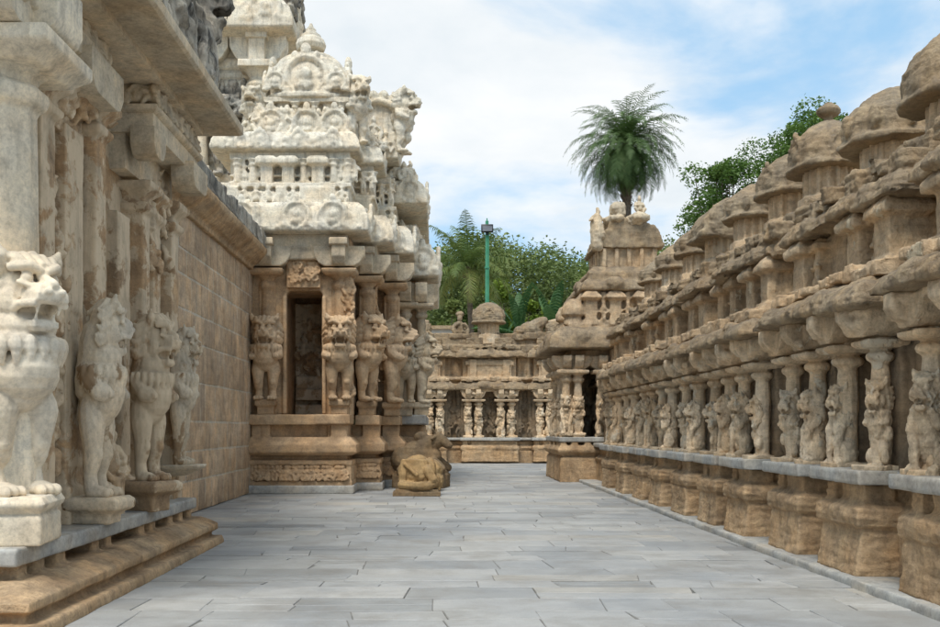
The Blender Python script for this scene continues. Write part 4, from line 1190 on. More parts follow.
    def eave(name, x0, x1, y0, y1, z0, z1, ov, kud, par=t, voxel=.034, side=()):
        b = MB()
        h = z1 - z0
        b.band(x0, x1, y0, y1, [(ov * .3, z0 - .05), (ov * .95, z0 - .02), (ov, z0), (ov, z0 + .14 * h), (ov * .93, z0 + .45 * h), (ov * .75, z0 + .75 * h), (ov * .45, z1 - .05 * h), (0, z1)])
        for x in kud: b.kudu(x, y0 - ov * .96, z0 + .48 * h, h * .4, 0)
        for y in side: b.kudu(x1 + ov * .96, y, z0 + .48 * h, h * .4, PI / 2)
        n = int((x1 - x0) / .22)
        for k in range(n): b.ell((x0 - ov * .5 + (x1 - x0 + ov) * k / max(1, n - 1), y0 - ov, z0 + .1 * h), (.06, .05, .05), n=6)
        for k in range(n): b.ell((x0 + (x1 - x0) * rg.random(), y0 - ov * .92, z0 + h * rg.uniform(.3, .8)), (.1, .05, .09), n=7)
        return worn(name, b, M['white'], par, voxel, ((.3, .04), (.09, .028)), 1, O)
    eave('eave', -5.6, -2.15, 24.6, bk, 6.38, 7.15, .48, (-4.75, -3.42, -2.55), side=(25.2,))
    eave('eave', -2.6, -1.55, 25.9, bk, 6.36, 7.1, .42, (-1.85,), side=(26.4,))
    eave('eave', -1.9, -1.05, 27.2, bk, 6.3, 7.1, .42, (-1.3,), side=(27.8, 29))
    eave('rear_eave', -1.9, -.45, 28.9, 36, 5.95, 6.85, .48, (-1.0, -.45), side=(29.6, 31))
    b = MB()   # course of figures above the eave
    for x0, x1, y in ((-5.4, -2.2, 24.75), (-2.5, -1.7, 26.1), (-1.9, -1.2, 27.4)):
        b.box(x0, x1, y, bk, 7.05, 7.62)
        x = x0 + .2
        while x < x1 - .05:
            r_ = rg.random()
            if r_ < .5: b.box(x, x + .26, y - .14, y + .1, 7.1, 7.55)
            else: b.figure(x + .12, y - .05, 7.12, .5, 0, rg, 'dwarf')
            x += .3
        b.box(x0, x1 + .06, y - .1, bk, 7.55, 7.66)
    for k in range(14): b.figure(-.5 - rg.uniform(0, .8), 28.9 + rg.uniform(-.3, 1), 6.85, rg.uniform(.5, .8), rg.uniform(0, 1.5), rg)
    b.box(-1.9, -.75, 29, 36, 6.8, 7.5)
    worn('figure_course', b, M['white'], t, .028, ((.2, .04), (.07, .025)), 1, O)
    b = MB()   # second storey: pilasters, little white pavilions with caps
    for x0, x1, y in ((-5.2, -2.25, 25.05), (-2.5, -1.75, 26.3), (-2.0, -1.35, 27.6)):
        b.box(x0, x1, y, bk, 7.6, 8.5); b.box(x0, x1 + .1, y - .18, bk, 7.6, 7.74); b.box(x0, x1 + .08, y - .14, bk, 7.86, 7.92)
        b.box(x0, x1 + .06, y - .12, bk, 8.3, 8.5)
    for cx in (-4.25, -3.72, -2.98):
        b.box(cx - .15, cx + .15, 24.75, 25.1, 7.62, 8.2); b.band(cx - .15, cx + .15, 24.75, 25.1, [(.02, 8.08), (.12, 8.14), (.12, 8.26), (.04, 8.34)])
    for cx in (-3.35, -2.6, -2.25, -4.6, -5.0):
        b.lathe([(.1, 7.7), (.09, 8.1), (.13, 8.15), (.1, 8.2), (.16, 8.3)], (cx, 24.92, 0), 9); b.figure(cx + .18, 24.95, 7.72, .55, 0, rg, 'stand')
    for cx, cy in ((-1.95, 26.2), (-1.72, 26.2), (-1.55, 27.5), (-1.3, 27.5)):
        b.lathe([(.1, 7.7), (.09, 8.1), (.13, 8.15), (.1, 8.2), (.16, 8.3)], (cx, cy, 0), 9); b.figure(cx, cy - .1, 7.72, .55, 0, rg, 'stand')
    worn('second_storey', b, M['white'], t, .026, ((.2, .025), (.07, .015)), 1, O)
    eave('upper_eave', -5.3, -2.3, 25.05, bk, 8.52, 9.0, .36, (-4.4, -3.45, -2.6))
    eave('upper_eave', -2.6, -1.75, 26.3, bk, 8.5, 9.0, .34, (-2.05,), side=(26.9,))
    eave('upper_eave', -2.0, -.72, 28.1, 36, 7.85, 8.55, .42, (-1.4, -.8), side=(28.6, 30))
    b = MB()   # crowd of stucco figures round the neck
    b.box(-4.9, -2.35, 25.4, 30, 8.95, 9.5)
    for k in range(16): b.figure(-4.75 + k * .155, 25.3 + rg.uniform(-.15, .1), 8.95, rg.uniform(.55, .85), rg.uniform(-.3, .3), rg)
    for cx in (-4.2, -3.3, -2.6): b.kudu(cx, 25.1, 9.25, .32)
    for k in range(8): b.figure(-2.2 + k * .11, 26.3 + k * .1, 9.0, rg.uniform(.5, .75), rg.uniform(-.3, .8), rg)
    for k in range(10): b.figure(-1.6 + k * .09, 28.0 + rg.uniform(0, .5), 8.5, rg.uniform(.4, .7), rg.uniform(-.3, .8), rg)
    b.merge(lion_standing(), Matrix.Translation((-4.75, 25.5, 8.95)) @ Matrix.Scale(1.35, 4))
    b.merge(lion_standing(), Matrix.Translation((-2.1, 25.9, 8.95)) @ Matrix.Rotation(.5, 4, 'Z') @ Matrix.Scale(1.75, 4))
    worn('stucco_figures', b, M['white'], t, .026, ((.2, .06), (.07, .03)), 1, O)
    OD = (O[0], O[1], O[2] + .36)
    b = MB()   # neck with small columns
    cx, cy = -3.38, 26.6
    b.box(cx - .85, cx + .85, cy - .85, cy + .85, 9.4, 10.45); b.box(cx - 1.12, cx + 1.12, cy - 1.1, cy + 1.1, 9.4, 9.62)
    for sx in (-.95, -.28, .22, .9):
        b.lathe([(.1, 9.6), (.08, 9.7), (.075, 10.12), (.11, 10.16), (.08, 10.2), (.15, 10.3)], (cx + sx, cy - .98, 0), 9)
    for sx in (-.6, .58): b.box(cx + sx - .16, cx + sx + .16, cy - .93, cy - .8, 9.6, 10.3)
    b.box(cx - 1.1, cx + 1.1, cy - 1.05, cy + 1.05, 10.3, 10.42)
    worn('neck', b, M['white'], t, .022, ((.2, .02), (.07, .012)), 1, OD)
    b = MB()
    b.lathe([(1.05, 10.38), (1.14, 10.42), (1.15, 10.52), (1.06, 10.56), (1.08, 10.8), (1.06, 11.05), (.98, 11.3), (.82, 11.55), (.6, 11.73), (.38, 11.83), (.2, 11.88)], (cx, cy, 0), 28, sup=3.2)
    for k in range(4):
        a = PI / 2 * k - PI / 2
        b.kudu(cx + 1.0 * math.cos(a), cy + 1.0 * math.sin(a), 10.98, .5, a + PI / 2)
        for s_ in (-1, 1):
            b.kudu(cx + 1.08 * math.cos(a) - s_ * .78 * math.sin(a), cy + 1.08 * math.sin(a) + s_ * .78 * math.cos(a), 10.8, .24, a + PI / 2)
    for k in range(40):
        a = rg.uniform(0, 2 * PI); b.ell((cx + 1.07 * math.cos(a), cy + 1.07 * math.sin(a), rg.uniform(10.6, 11.2)), (.09, .09, .09), n=6)
    d = worn('dome', b, M['white'], t, .026, ((.2, .035), (.07, .022)), 1, OD)
    b = MB()
    b.lathe([(.34, 11.82), (.2, 11.9), (.2, 11.94), (.36, 12.0), (.41, 12.12), (.36, 12.26), (.26, 12.34), (.27, 12.38), (.2, 12.43), (.13, 12.5), (.15, 12.54), (.07, 12.62), (.03, 12.72)], (cx, cy, 0), 16)
    worn('finial', b, M['white'], d, .018, ((.1, .02),), 1, OD)
    b = MB()   # wagon-roofed pavilion on the right with horseshoe gable
    gx, gy = -1.62, 27.0
    b.box(gx - .5, gx + .55, gy, gy + 2.5, 8.9, 9.6)
    r = .62
    prof = [(gx + r * math.cos(R(a)), 9.75 + r * 1.05 * math.sin(R(a))) for a in range(-30, 211, 15)]
    b.prism(prof, gy + .05, gy + 2.4, 'y')
    pts = [((gx + (r + .02) * math.cos(R(a)), gy, 9.75 + (r + .02) * 1.05 * math.sin(R(a))), .1) for a in range(-30, 211, 15)]
    b.chain(pts, 7)
    pts = [((gx + (r + .2) * math.cos(R(a)), gy + .1, 9.75 + (r + .2) * 1.05 * math.sin(R(a))), .1) for a in range(-20, 201, 20)]
    for p, q in pts: b.ell(p, (.15, .14, .16), n=7)
    b.figure(gx - .1, gy - .05, 9.3, .7, 0, rg, 'seat')
    b.figure(gx - .75, gy - .1, 9.3, 1.25, .2, rg, 'stand'); b.merge(lion_standing(), Matrix.Translation((gx + .62, gy, 9.0)) @ Matrix.Rotation(1.3, 4, 'Z') @ Matrix.Scale(1.75, 4))
    worn('wagon_roof', b, M['white'], t, .026, ((.2, .05), (.07, .03)), 1, O)
    return t
gate()

# ------------------------------------------------------------------ main tower behind
def tower():
    ox, oy = -8, 36
    O = (ox, oy, 0)
    rg = random.Random(77)
    t = thing('temple_tower', 'tall pale stucco tower of the main temple rising behind the white dome', 'tower', O)
    X1, Y0 = -5.6, 32.3
    b = MB()
    b.box(-12, X1, Y0, 40, 0, 14.2); b.box(-12, X1 + .25, Y0 - .2, 40, 9.3, 9.8); b.box(-12, X1 + .15, Y0 - .12, 40, 13.2, 13.5)
    for zz in (10.2, 12.9): b.box(-12, X1 + .1, Y0 - .08, 40, zz, zz + .15)
    worn('body', b, M['white'], t, .06, ((.4, .04), (.12, .02)), 1, O)
    for x in (-5.75, -7.6, -9.6):
        b = MB()
        b.box(-.36, .36, -.36, .3, 9.4, 9.9)
        b.lathe([(.27, 9.8), (.25, 11.8), (.3, 11.9), (.25, 12.0), (.24, 12.3), (.36, 12.4), (.4, 12.52), (.3, 12.65), (.26, 12.75), (.36, 12.9), (.48, 13.0)], n=12)
        b.box(-.55, .55, -.55, .5, 12.98, 13.2)
        b.box(-.26, .26, -.32, .5, 13.2, 14.1); b.box(-.34, .34, -.4, .5, 13.95, 14.15)
        b.prism([(-.9, 14.1), (-.9, 13.75), (-.7, 13.4), (-.45, 13.25), (.45, 13.25), (.7, 13.4), (.9, 13.75), (.9, 14.1)], -.1, .5, 'y')
        put('column', worn_mesh('column', b, .03, ((.3, .02),), 1), M['white'], t, (x - ox, Y0 - .35 - oy, 0))
    b = MB()
    for k in range(16): b.figure(-6.6 + rg.uniform(-.5, .5), Y0, rg.uniform(9.9, 12), rg.uniform(.9, 1.5), 0, rg)
    b.merge(lion_standing(), Matrix.Translation((-6.2, Y0 - .4, 9.6)) @ Matrix.Scale(2.4, 4))
    b.merge(lion_standing(), Matrix.Translation((-6.75, Y0 - .4, 9.6)) @ Matrix.Scale(2.6, 4))
    worn('figures', b, M['black'], t, .04, ((.2, .08), (.07, .03)), 1, O)
    b = MB()
    b.band(-12, X1, Y0, 40, [(.3, 14.05), (1.0, 14.15), (1.05, 14.2), (1.05, 14.45), (.95, 14.8), (.7, 15.15), (.3, 15.35), (0, 15.4)])
    for x in (-5.4, -7.2, -9): b.kudu(x, Y0 - 1.0, 14.8, .45)
    for y in (33, 35): b.kudu(X1 + 1.0, y, 14.8, .45, PI / 2)
    worn('eave', b, M['white'], t, .05, ((.3, .05), (.1, .03)), 1, O)
    b = MB()
    b.box(-12, X1 - .3, Y0 + .3, 40, 15.3, 18.5)
    for k in range(30): b.figure(-4.9 - rg.uniform(0, 3), Y0 - .5 + rg.uniform(0, .6), 15.2 + rg.uniform(0, 1.2), rg.uniform(.8, 1.4), rg.uniform(-.4, .8), rg)
    for k in range(14): b.figure(-4.85, Y0 + rg.uniform(-.3, 3), 14.4 + rg.uniform(0, 1.6), rg.uniform(.8, 1.3), PI / 2, rg)
    worn('upper_tier', b, M['black'], t, .05, ((.25, .08), (.08, .04)), 1, O)
tower()

# ------------------------------------------------------------------ bulls in the court
def bulls():
    rg = random.Random(2)
    # small broken bull on its slab
    t = thing('broken_bull', 'small broken golden-brown stone bull lying on a dark slab at the shrine corner', 'statue', (-.5, 23.75, 0)); t.scale = (.9, .9, 1)
    b = MB(); b.box(-.62, .62, -.42, .42, .0, .1); b.box(-.56, .57, -.36, .38, .09, .16)
    worn('base_slab', b, M['bull_dark'], t, .02, ((.3, .03), (.08, .01)), 1)
    b = MB()
    b.ell((0, .0, .5), (.45, .34, .32), n=16); b.box(-.46, .38, -.28, .3, .18, .82, .03); b.box(-.42, .3, -.3, .3, .6, .86, .02); b.ell((-.34, -.05, .52), (.17, .3, .32)); b.ell((.32, 0, .55), (.2, .32, .36))
    b.chain([((-.4, -.26, .26), .11), ((-.05, -.36, .24), .1), ((.3, -.36, .25), .1), ((.46, -.25, .3), .12)], 10)
    b.chain([((.28, -.25, .62), .13), ((.42, -.3, .4), .13), ((.5, -.15, .28), .12)], 10)
    b.cap((-.3, -.33, .75), .05, (.0, -.36, .5), .05); b.ell((.46, .1, .35), (.16, .25, .2))
    worn('body', b, M['bull'], t, .016, ((.3, .06), (.08, .015)), 2)
    # large reclining bull behind, seen from its flank
    t = thing('reclining_bull', 'large worn stone bull reclining on a block behind the broken bull, dark grey brown', 'statue', (-.45, 27.0, 0), R(-12)); t.scale = (.82, .85, .84)
    b = MB(); b.box(-.85, .85, -.55, .6, 0, .42); b.box(-.8, .8, -.5, .55, .4, .55)
    worn('base_block', b, M['bull_dark'], t, .028, ((.3, .05), (.1, .02)), 1)
    b = MB()
    b.ell((-.1, 0, .98), (.8, .48, .52), n=18); b.ell((-.62, 0, .9), (.42, .5, .5), n=14); b.ell((.22, .02, 1.3), (.36, .34, .38), n=14)
    b.cap((.1, 0, 1.25), .36, (.52, 0, 1.5), .25, 14); b.cap((.55, 0, 1.58), .22, (.86, -.02, 1.4), .14, 12); b.ell((.93, -.02, 1.35), (.13, .13, .11), n=10)
    b.ell((.0, .0, 1.6), (.25, .2, .2), n=10)
    for sg in (-1, 1):
        b.chain([((.48, sg * .16, 1.72), .06), ((.44, sg * .24, 1.86), .04)], 8); b.cap((.5, sg * .2, 1.62), .07, (.42, sg * .36, 1.56), .05, 8); b.ell((.7, sg * .16, 1.56), (.05, .04, .05), n=7)
        b.chain([((.5, sg * .35, .8), .2), ((.8, sg * .42, .62), .14), ((.45, sg * .5, .56), .1)], 10)
        b.chain([((-.55, sg * .42, .85), .26), ((-.2, sg * .52, .66), .16), ((-.6, sg * .55, .58), .1)], 10)
    worn('body', b, M['bull_dark'], t, .022, ((.5, .06), (.12, .02)), 2)
    # weathered head-and-hump fragment in front of it
    t = thing('stone_fragment', 'rounded eroded stone fragment between the two bulls, light brown', 'stone', (-.2, 25.6, 0)); t.scale = (.85, .85, .8)
    b = MB(); b.ell((0, 0, .62), (.38, .4, .42), n=14); b.ell((-.4, .1, .75), (.42, .4, .4), n=14); b.box(-.75, .3, -.3, .4, 0, .5, .05); b.ell((.12, -.1, .35), (.3, .35, .3), n=12)
    worn('stone_body', b, M['bull'], t, .024, ((.4, .12), (.1, .02)), 2)
bulls()
# ------------------------------------------------------------------ ground and paving
b = MB(); b.add([(-400, -60, -.03), (400, -60, -.03), (400, 700, -.03), (-400, 700, -.03)], [(0, 1, 2, 3)])
tag(crisp('ground', b, M['soil']), kind='structure')
b = MB(); b.add([(-6, -2, -.012), (6, -2, -.012), (6, 50, -.012), (-6, 50, -.012)], [(0, 1, 2, 3)])
tag(crisp('paving_bed', b, M['joint']), kind='structure')
def paving():
    rg = random.Random(12)
    b = MB()
    y = 1.0
    while y < 46.5:
        h = rg.choice((.42, .5, .56, .64, .74))
        x = -5.6 - rg.uniform(0, 1.2); d2n = 0.0
        while x < 4.9:
            w = rg.choice((.6, .8, 1.0, 1.25, 1.55))
            g = .0015 + rg.uniform(0, .0035)
            tone = min(1, max(0, rg.gauss(.52, .26)))
            d = d2n; d2n = rg.uniform(-.035, .035); d2 = d2n
            z = rg.uniform(-.006, .004); gy = rg.uniform(.004, .016)
            if rg.random() < .28:     # two short stones side by side
                b_parts = ((y, y + h * .48), (y + h * .48, y + h))
            else: b_parts = ((y, y + h),)
            for ya, yb in b_parts:
                tn = min(1, max(0, tone + rg.uniform(-.1, .1)))
                zs = [z + rg.uniform(-.0035, .0035) for _ in range(4)]
                jy = lambda xx, yy: .02 * math.sin(xx * 2.3 + yy * 5.1) + .008 * math.sin(xx * 7.7 + yy)
                x2 = x + w
                P = [(x + g + d, ya + g + gy + jy(x, ya), zs[0]), (x2 - g + d2, ya + g + gy + jy(x2, ya), zs[1]), (x2 - g - d2, yb - g + jy(x2, yb), zs[2]), (x + g - d, yb - g + jy(x, yb), zs[3])]
                e = .006
                V = [(p[0], p[1], -.02) for p in P] + [(p[0], p[1], p[2] - e) for p in P] + \
                    [(P[0][0] + e, P[0][1] + e, zs[0]), (P[1][0] - e, P[1][1] + e, zs[1]), (P[2][0] - e, P[2][1] - e, zs[2]), (P[3][0] + e, P[3][1] - e, zs[3])]
                F = []
                for k in range(2):
                    for i in range(4):
                        j = (i + 1) % 4; F.append((4 * k + i, 4 * k + j, 4 * k + 4 + j, 4 * k + 4 + i))
                F.append((8, 9, 10, 11))
                b.add(V, F, tn)
            x += w
        y += h
    me = raw_mesh('pavement', b, (0, 0, 0), True)
    tag(put('pavement', me, M['paving']), kind='structure')
paving()
b = MB()
y = 5.0
rg = random.Random(3)
while y < 29.5:
    w = rg.uniform(.9, 1.7); w = min(w, 29.6 - y) if 29.6 - y < w + .3 else w
    b.rbox((4.15 + .26 + rg.uniform(-.012, .012), y + w / 2, .03), (.52, w - .015, .115 + rg.uniform(-.012, .012)), rg.uniform(-.006, .006), 0); y += w
tag(worn('kerb', b, M['granite'], None, .022, ((.3, .02), (.06, .008)), 1), kind='structure')

# ------------------------------------------------------------------ vegetation
def leaf_mesh(name, pts, size, rg, aspect=.5, up=.3):
    """pts: array (n,4) x,y,z,tone ; one bent leaf quad each"""
    nr = np.random.default_rng(rg.randrange(10 ** 6))
    n = len(pts)
    P = np.array(pts, dtype=np.float64)
    a = nr.normal(size=(n, 3)); a[:, 2] *= .5; a /= np.linalg.norm(a, axis=1)[:, None]
    u = nr.normal(size=(n, 3)); u[:, 2] += up
    bb = np.cross(a, u); bb /= np.linalg.norm(bb, axis=1)[:, None] + 1e-9
    s = size * nr.uniform(.6, 1.25, n)[:, None]
    c = P[:, :3]
    V = np.empty((n, 4, 3))
    V[:, 0] = c - a * s; V[:, 1] = c - bb * s * aspect; V[:, 2] = c + a * s; V[:, 3] = c + bb * s * aspect
    me = bpy.data.meshes.new(name)
    me.vertices.add(4 * n); me.loops.add(4 * n); me.polygons.add(n)
    me.vertices.foreach_set('co', V.reshape(-1))
    me.loops.foreach_set('vertex_index', np.arange(4 * n, dtype=np.int32))
    me.polygons.foreach_set('loop_start', np.arange(0, 4 * n, 4, dtype=np.int32))
    me.polygons.foreach_set('loop_total', np.full(n, 4, dtype=np.int32))
    me.update(calc_edges=True)
    at = me.attributes.new('tone', 'FLOAT', 'FACE')
    at.data.foreach_set('value', P[:, 3].astype(np.float32))
    return me

def clump_points(c, r, n, rg, tone, squash=.8):
    nr = np.random.default_rng(rg.randrange(10 ** 6))
    d = nr.normal(size=(n, 3)); d /= np.linalg.norm(d, axis=1)[:, None]
    rr = r * np.minimum(nr.uniform(.3, 1.1, n) ** .5 * nr.uniform(.75, 1.15, n), 1.25)
    p = d * rr[:, None]; p[:, 2] *= squash
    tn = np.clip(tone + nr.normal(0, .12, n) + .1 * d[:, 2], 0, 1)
    return np.column_stack([p + np.array(c), tn])

def tree(name, label, loc, h, cr, mat, rg, nclump=26, leaves=500, leaf=.14, group=None, core=True, base=.35, rr=(.16, .3)):
    t = thing(name, label, 'tree', loc, 0, group)
    b = MB()
    x = y = 0.0; pts = []
    for k in range(6):
        pts.append(((x, y, h * .75 * k / 5), .26 * (1 - .13 * k) * h / 10)); x += rg.uniform(-.25, .25); y += rg.uniform(-.25, .25)
    b.chain(pts, 8)
    cl = []
    for k in range(nclump):
        a = rg.uniform(0, 2 * PI); q = math.sqrt(rg.random()) * cr
        zc = h * rg.uniform(base, 1.0)
        q *= math.sqrt(max(.12, 1 - ((zc / h - .68) / .4) ** 2))
        c = (q * math.cos(a), q * math.sin(a), zc)
        cl.append((c, rg.uniform(*rr) * cr))
        b.chain([((x * .6, y * .6, h * .4), .08), ((c[0] * .5, c[1] * .5, (h * .45 + zc) / 2), .05), (c, .015)], 5)
    crisp('trunk', b, M['bark'], t, ang=60)
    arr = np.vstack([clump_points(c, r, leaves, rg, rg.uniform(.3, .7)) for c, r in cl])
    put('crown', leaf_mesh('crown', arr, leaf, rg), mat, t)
    return t

def far_wood():
    """distant wood seen as one mass"""
    rg = random.Random(44)
    arr = []
    core = MB()
    for k in range(150):
        x = rg.uniform(-14, 34); y = rg.uniform(78, 100)
        top = 16.9 + .8 * math.sin(x * .35) + rg.uniform(-1.5, .6) + (y - 82) * .16
        if x < 1.5: top -= (1.5 - x) * .5
        r = rg.uniform(1.3, 2.6)
        tone = rg.uniform(.2, .75)
        for q in range(3):
            c = (x + rg.uniform(-1, 1), y + rg.uniform(-1, 1), top - r - q * 2.8)
            if c[2] < 2: break
            arr.append(clump_points(c, r * 1.05, 420, rg, tone - .06 * q))
    arr = np.vstack(arr)
    tag(put('distant_wood', leaf_mesh('distant_wood', arr, .17, rg, .55), M['leaf_wood']), 'dense dark green wood filling the gap beyond the far wall', 'wood', kind='stuff')
    b = MB()
    n = 40
    V = []; F = []
    for i in range(n + 1):
        x = -40 + 120 * i / n
        for yy, hh in ((84, 0), (92, 13.2), (130, 15)):
            V.append((x, yy, hh if hh == 0 else hh + .9 + .6 * math.sin(x * .5) - (max(0, 1.5 - x) * .5 if x < 1.5 else 0)))
    for i in range(n):
        for k in range(2): F.append((3 * i + k, 3 * i + k + 3, 3 * i + k + 4, 3 * i + k + 1))
    b.add(V, F)
    tag(crisp('hill', b, M['hill']), kind='structure')
M['hill'] = mat_flat('wooded_hill', (.02, .035, .012), (.04, .06, .02), 1.2, .9, .5)
far_wood()

def frond(b, base, az, el, L, droop, rg, leaf=.5, n=34, curl=.6, width=.022, tone=.5, hang=.35):
    """pinnate frond as rachis with paired leaflets (flat strips)"""
    d = Vector((math.cos(az), math.sin(az), 0)); up = Vector((0, 0, 1)); side = Vector((-math.sin(az), math.cos(az), 0))
    P = []; e = el; p = Vector(base)
    for k in range(n + 1):
        P.append((p.copy(), e)); s = L / n
        p = p + (d * math.cos(e) + up * math.sin(e)) * s
        e -= droop / n * (.4 + 1.2 * k / n)
    for k in range(n):
        (p0, e0), (p1, e1) = P[k], P[k + 1]
        w = .022 * (1 - k / n) + .006
        b.add([p0 - side * w, p0 + side * w, p1 + side * w * .9, p1 - side * w * .9], [(0, 1, 2, 3)], tone)
        if k < 3: continue
        f = k / n
        ll = leaf * (math.sin(PI * min(1, f * .9 + .12)) ** .6) * rg.uniform(.85, 1.1)
        t_ = (p1 - p0).normalized()
        nrm = side.cross(t_)
        for sg in (-1, 1):
            dirv = (side * sg * math.cos(curl) + t_ * math.sin(curl) * rg.uniform(.6, 1.2) + nrm * rg.uniform(-.3, .12)).normalized()
            mid = p0 + dirv * ll * .55 - up * ll * hang * .2
            tip = p0 + dirv * ll - up * ll * hang * rg.uniform(.5, 1.2)
            o = t_ * width
            tn = min(1, max(0, tone + rg.uniform(-.2, .2)))
            b.add([p0 - o, p0 + o, mid + o * .9, mid - o * .9], [(0, 1, 2, 3)], tn)
            b.add([mid - o * .9, mid + o * .9, tip], [(0, 1, 2)], tn)

def date_palm():
    rg = random.Random(17)
    Y = 60.0
    cx = (626 - 438) / 1000 * Y; zc = 1.6 + (428 - 143) / 1000 * Y
    t = thing('date_palm', 'tall date palm with a full round crown against the sky, behind the ruined pavilion roof', 'palm', (cx, Y, 0))
    b = MB()
    b.chain([((0, 0, 0), .36), ((.1, 0, zc * .4), .28), ((.05, 0, zc * .8), .26), ((0, 0, zc - .3), .34)], 12)
    for k in range(70):
        a = k * 2.4; z = zc - .1 - k * .055
        b.cap((.24 * math.cos(a), .24 * math.sin(a), z), .07, (.36 * math.cos(a), .36 * math.sin(a), z + .16), .04, 5)
    crisp('trunk', b, M['bark'], t, ang=60)
    b = MB()
    N = 210
    for k in range(N):
        f = (k + .5) / N
        el = R(86 - 142 * f ** .78)
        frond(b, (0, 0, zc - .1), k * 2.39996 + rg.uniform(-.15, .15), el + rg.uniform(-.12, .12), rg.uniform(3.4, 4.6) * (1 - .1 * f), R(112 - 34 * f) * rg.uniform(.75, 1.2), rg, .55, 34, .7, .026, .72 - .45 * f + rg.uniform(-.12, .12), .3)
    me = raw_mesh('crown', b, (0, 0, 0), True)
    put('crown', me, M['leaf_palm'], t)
date_palm()

def coco_palm():
    rg = random.Random(9)
    Y = 62.0
    cx = (468 - 438) / 1000 * Y; zc = 1.6 + (428 - 268) / 1000 * Y
    t = thing('coconut_palm', 'coconut palm with long arching yellow-green fronds beside the green lamp pole', 'palm', (cx, Y, 0))
    b = MB(); b.chain([((.6, 0, 0), .24), ((.3, 0, zc * .5), .18), ((0, 0, zc), .17)], 10)
    for k in range(7): b.ell((.25 * math.cos(k), .25 * math.sin(k), zc - .35 - .05 * k), .13, n=7)
    crisp('trunk', b, M['bark'], t, ang=60)
    b = MB()
    for k in range(26):
        f = (k + .5) / 26
        frond(b, (0, 0, zc), k * 2.39996 + 2.2, R(86 - 105 * f ** .85) + rg.uniform(-.1, .1), rg.uniform(3.3, 4.1), R(70 + 30 * f) * rg.uniform(.8, 1.2), rg, .85, 44, .55, .028, .3 + .5 * f + rg.uniform(-.15, .15), .75)
    put('crown', raw_mesh('crown', b, (0, 0, 0), True), M['leaf_coco'], t)
coco_palm()

def banana(px, zt, Y, seed, label):
    rg = random.Random(seed)
    t = thing('banana_plant', label, 'plant', ((px - 438) / 1000 * Y, Y, 0), 0, None)
    b = MB(); b.chain([((0, 0, 0), .2), ((0, 0, zt - 2.1), .13)], 9); crisp('stem', b, M['bark'], t, ang=60)
    b = MB()
    for k in range(9):
        az = k * 2.4 + seed; el = R(rg.uniform(55, 88)) if k < 5 else R(rg.uniform(15, 50)); L = rg.uniform(2.2, 3.0); w = .34
        d = Vector((math.cos(az), math.sin(az), 0)); s = Vector((-math.sin(az), math.cos(az), 0)); p = Vector((0, 0, zt - 2.3)); e = el
        prev = None; n = 16
        for i in range(n + 1):
            f = i / n; ww = w * math.sin(PI * min(1, .06 + f * .94)) ** .5
            for_side = []
            for sg in (-1, 1):
                for_side.append((p + s * sg * ww - Vector((0, 0, 1)) * ww * .35, rg.uniform(.85, 1.0)))
            cur = (p.copy(), for_side[0][0], for_side[1][0])
            if prev:
                tn = .5 + rg.uniform(-.25, .25)
                g = .85
                for q in (1, 2):
                    b.add([prev[0], prev[0].lerp(cur[0], g), cur[q].lerp(prev[q], .18), prev[q]], [(0, 1, 2, 3)], tn)
            prev = cur
            p = p + (d * math.cos(e) + Vector((0, 0, 1)) * math.sin(e)) * (L / n); e -= R(50) / n * (.3 + f)
    put('leaves', raw_mesh('leaves', b, (0, 0, 0), True), M['leaf_banana'], t)
banana(519, 9.2, 56, 3, 'banana plant with split blue-green leaves right of the far dome')
banana(553, 9.6, 56, 5, 'upright banana plant beside the corner pavilion, tallest of the banana leaves')
banana(500, 8.0, 57, 8, 'low banana plant directly behind the far round dome')

rg = random.Random(101)
def T(px, Y): return ((px - 438) / 1000 * Y, Y, 0)
tree('broadleaf_tree', 'leafy tree rising behind the knob-topped dome at upper right', T(799, 48), 16.5, 2.7, M['leaf_tree'], rg, 80, 400, .085, base=.6, rr=(.17, .36))
tree('broadleaf_tree', 'lower leafy tree showing left of the row of domes, under blue sky', T(726, 48), 14.0, 2.3, M['leaf_tree'], rg, 64, 420, .085, base=.55, rr=(.18, .38))
tree('bright_tree', 'bright yellow-green bushy tree just right of the green lamp pole', T(516, 70), 11.4, 3.2, M['leaf_bright'], rg, 40, 420, .15, base=.3)
tree('bright_tree', 'dull green bushy tree behind the coconut palm', T(446, 74), 11.0, 3.0, M['leaf_wood'], rg, 26, 420, .18, base=.3)

# pale house glimpsed through the palm
t = thing('whitewashed_house', 'whitewashed house glimpsed behind the coconut palm', 'house', (.4, 71, 0))
b = MB(); b.box(-2.2, 1.6, 0, 5, 0, 8.6)
crisp('wall', b, M['whitewash'], t)
b = MB(); b.box(-2.5, 1.9, -.3, 5.2, 8.6, 8.85); crisp('roof', b, M['sand_roof'], t)
b = MB(); b.box(-.6, .3, -.05, .1, 5.6, 7.2); crisp('window', b, M['black_metal'], t)

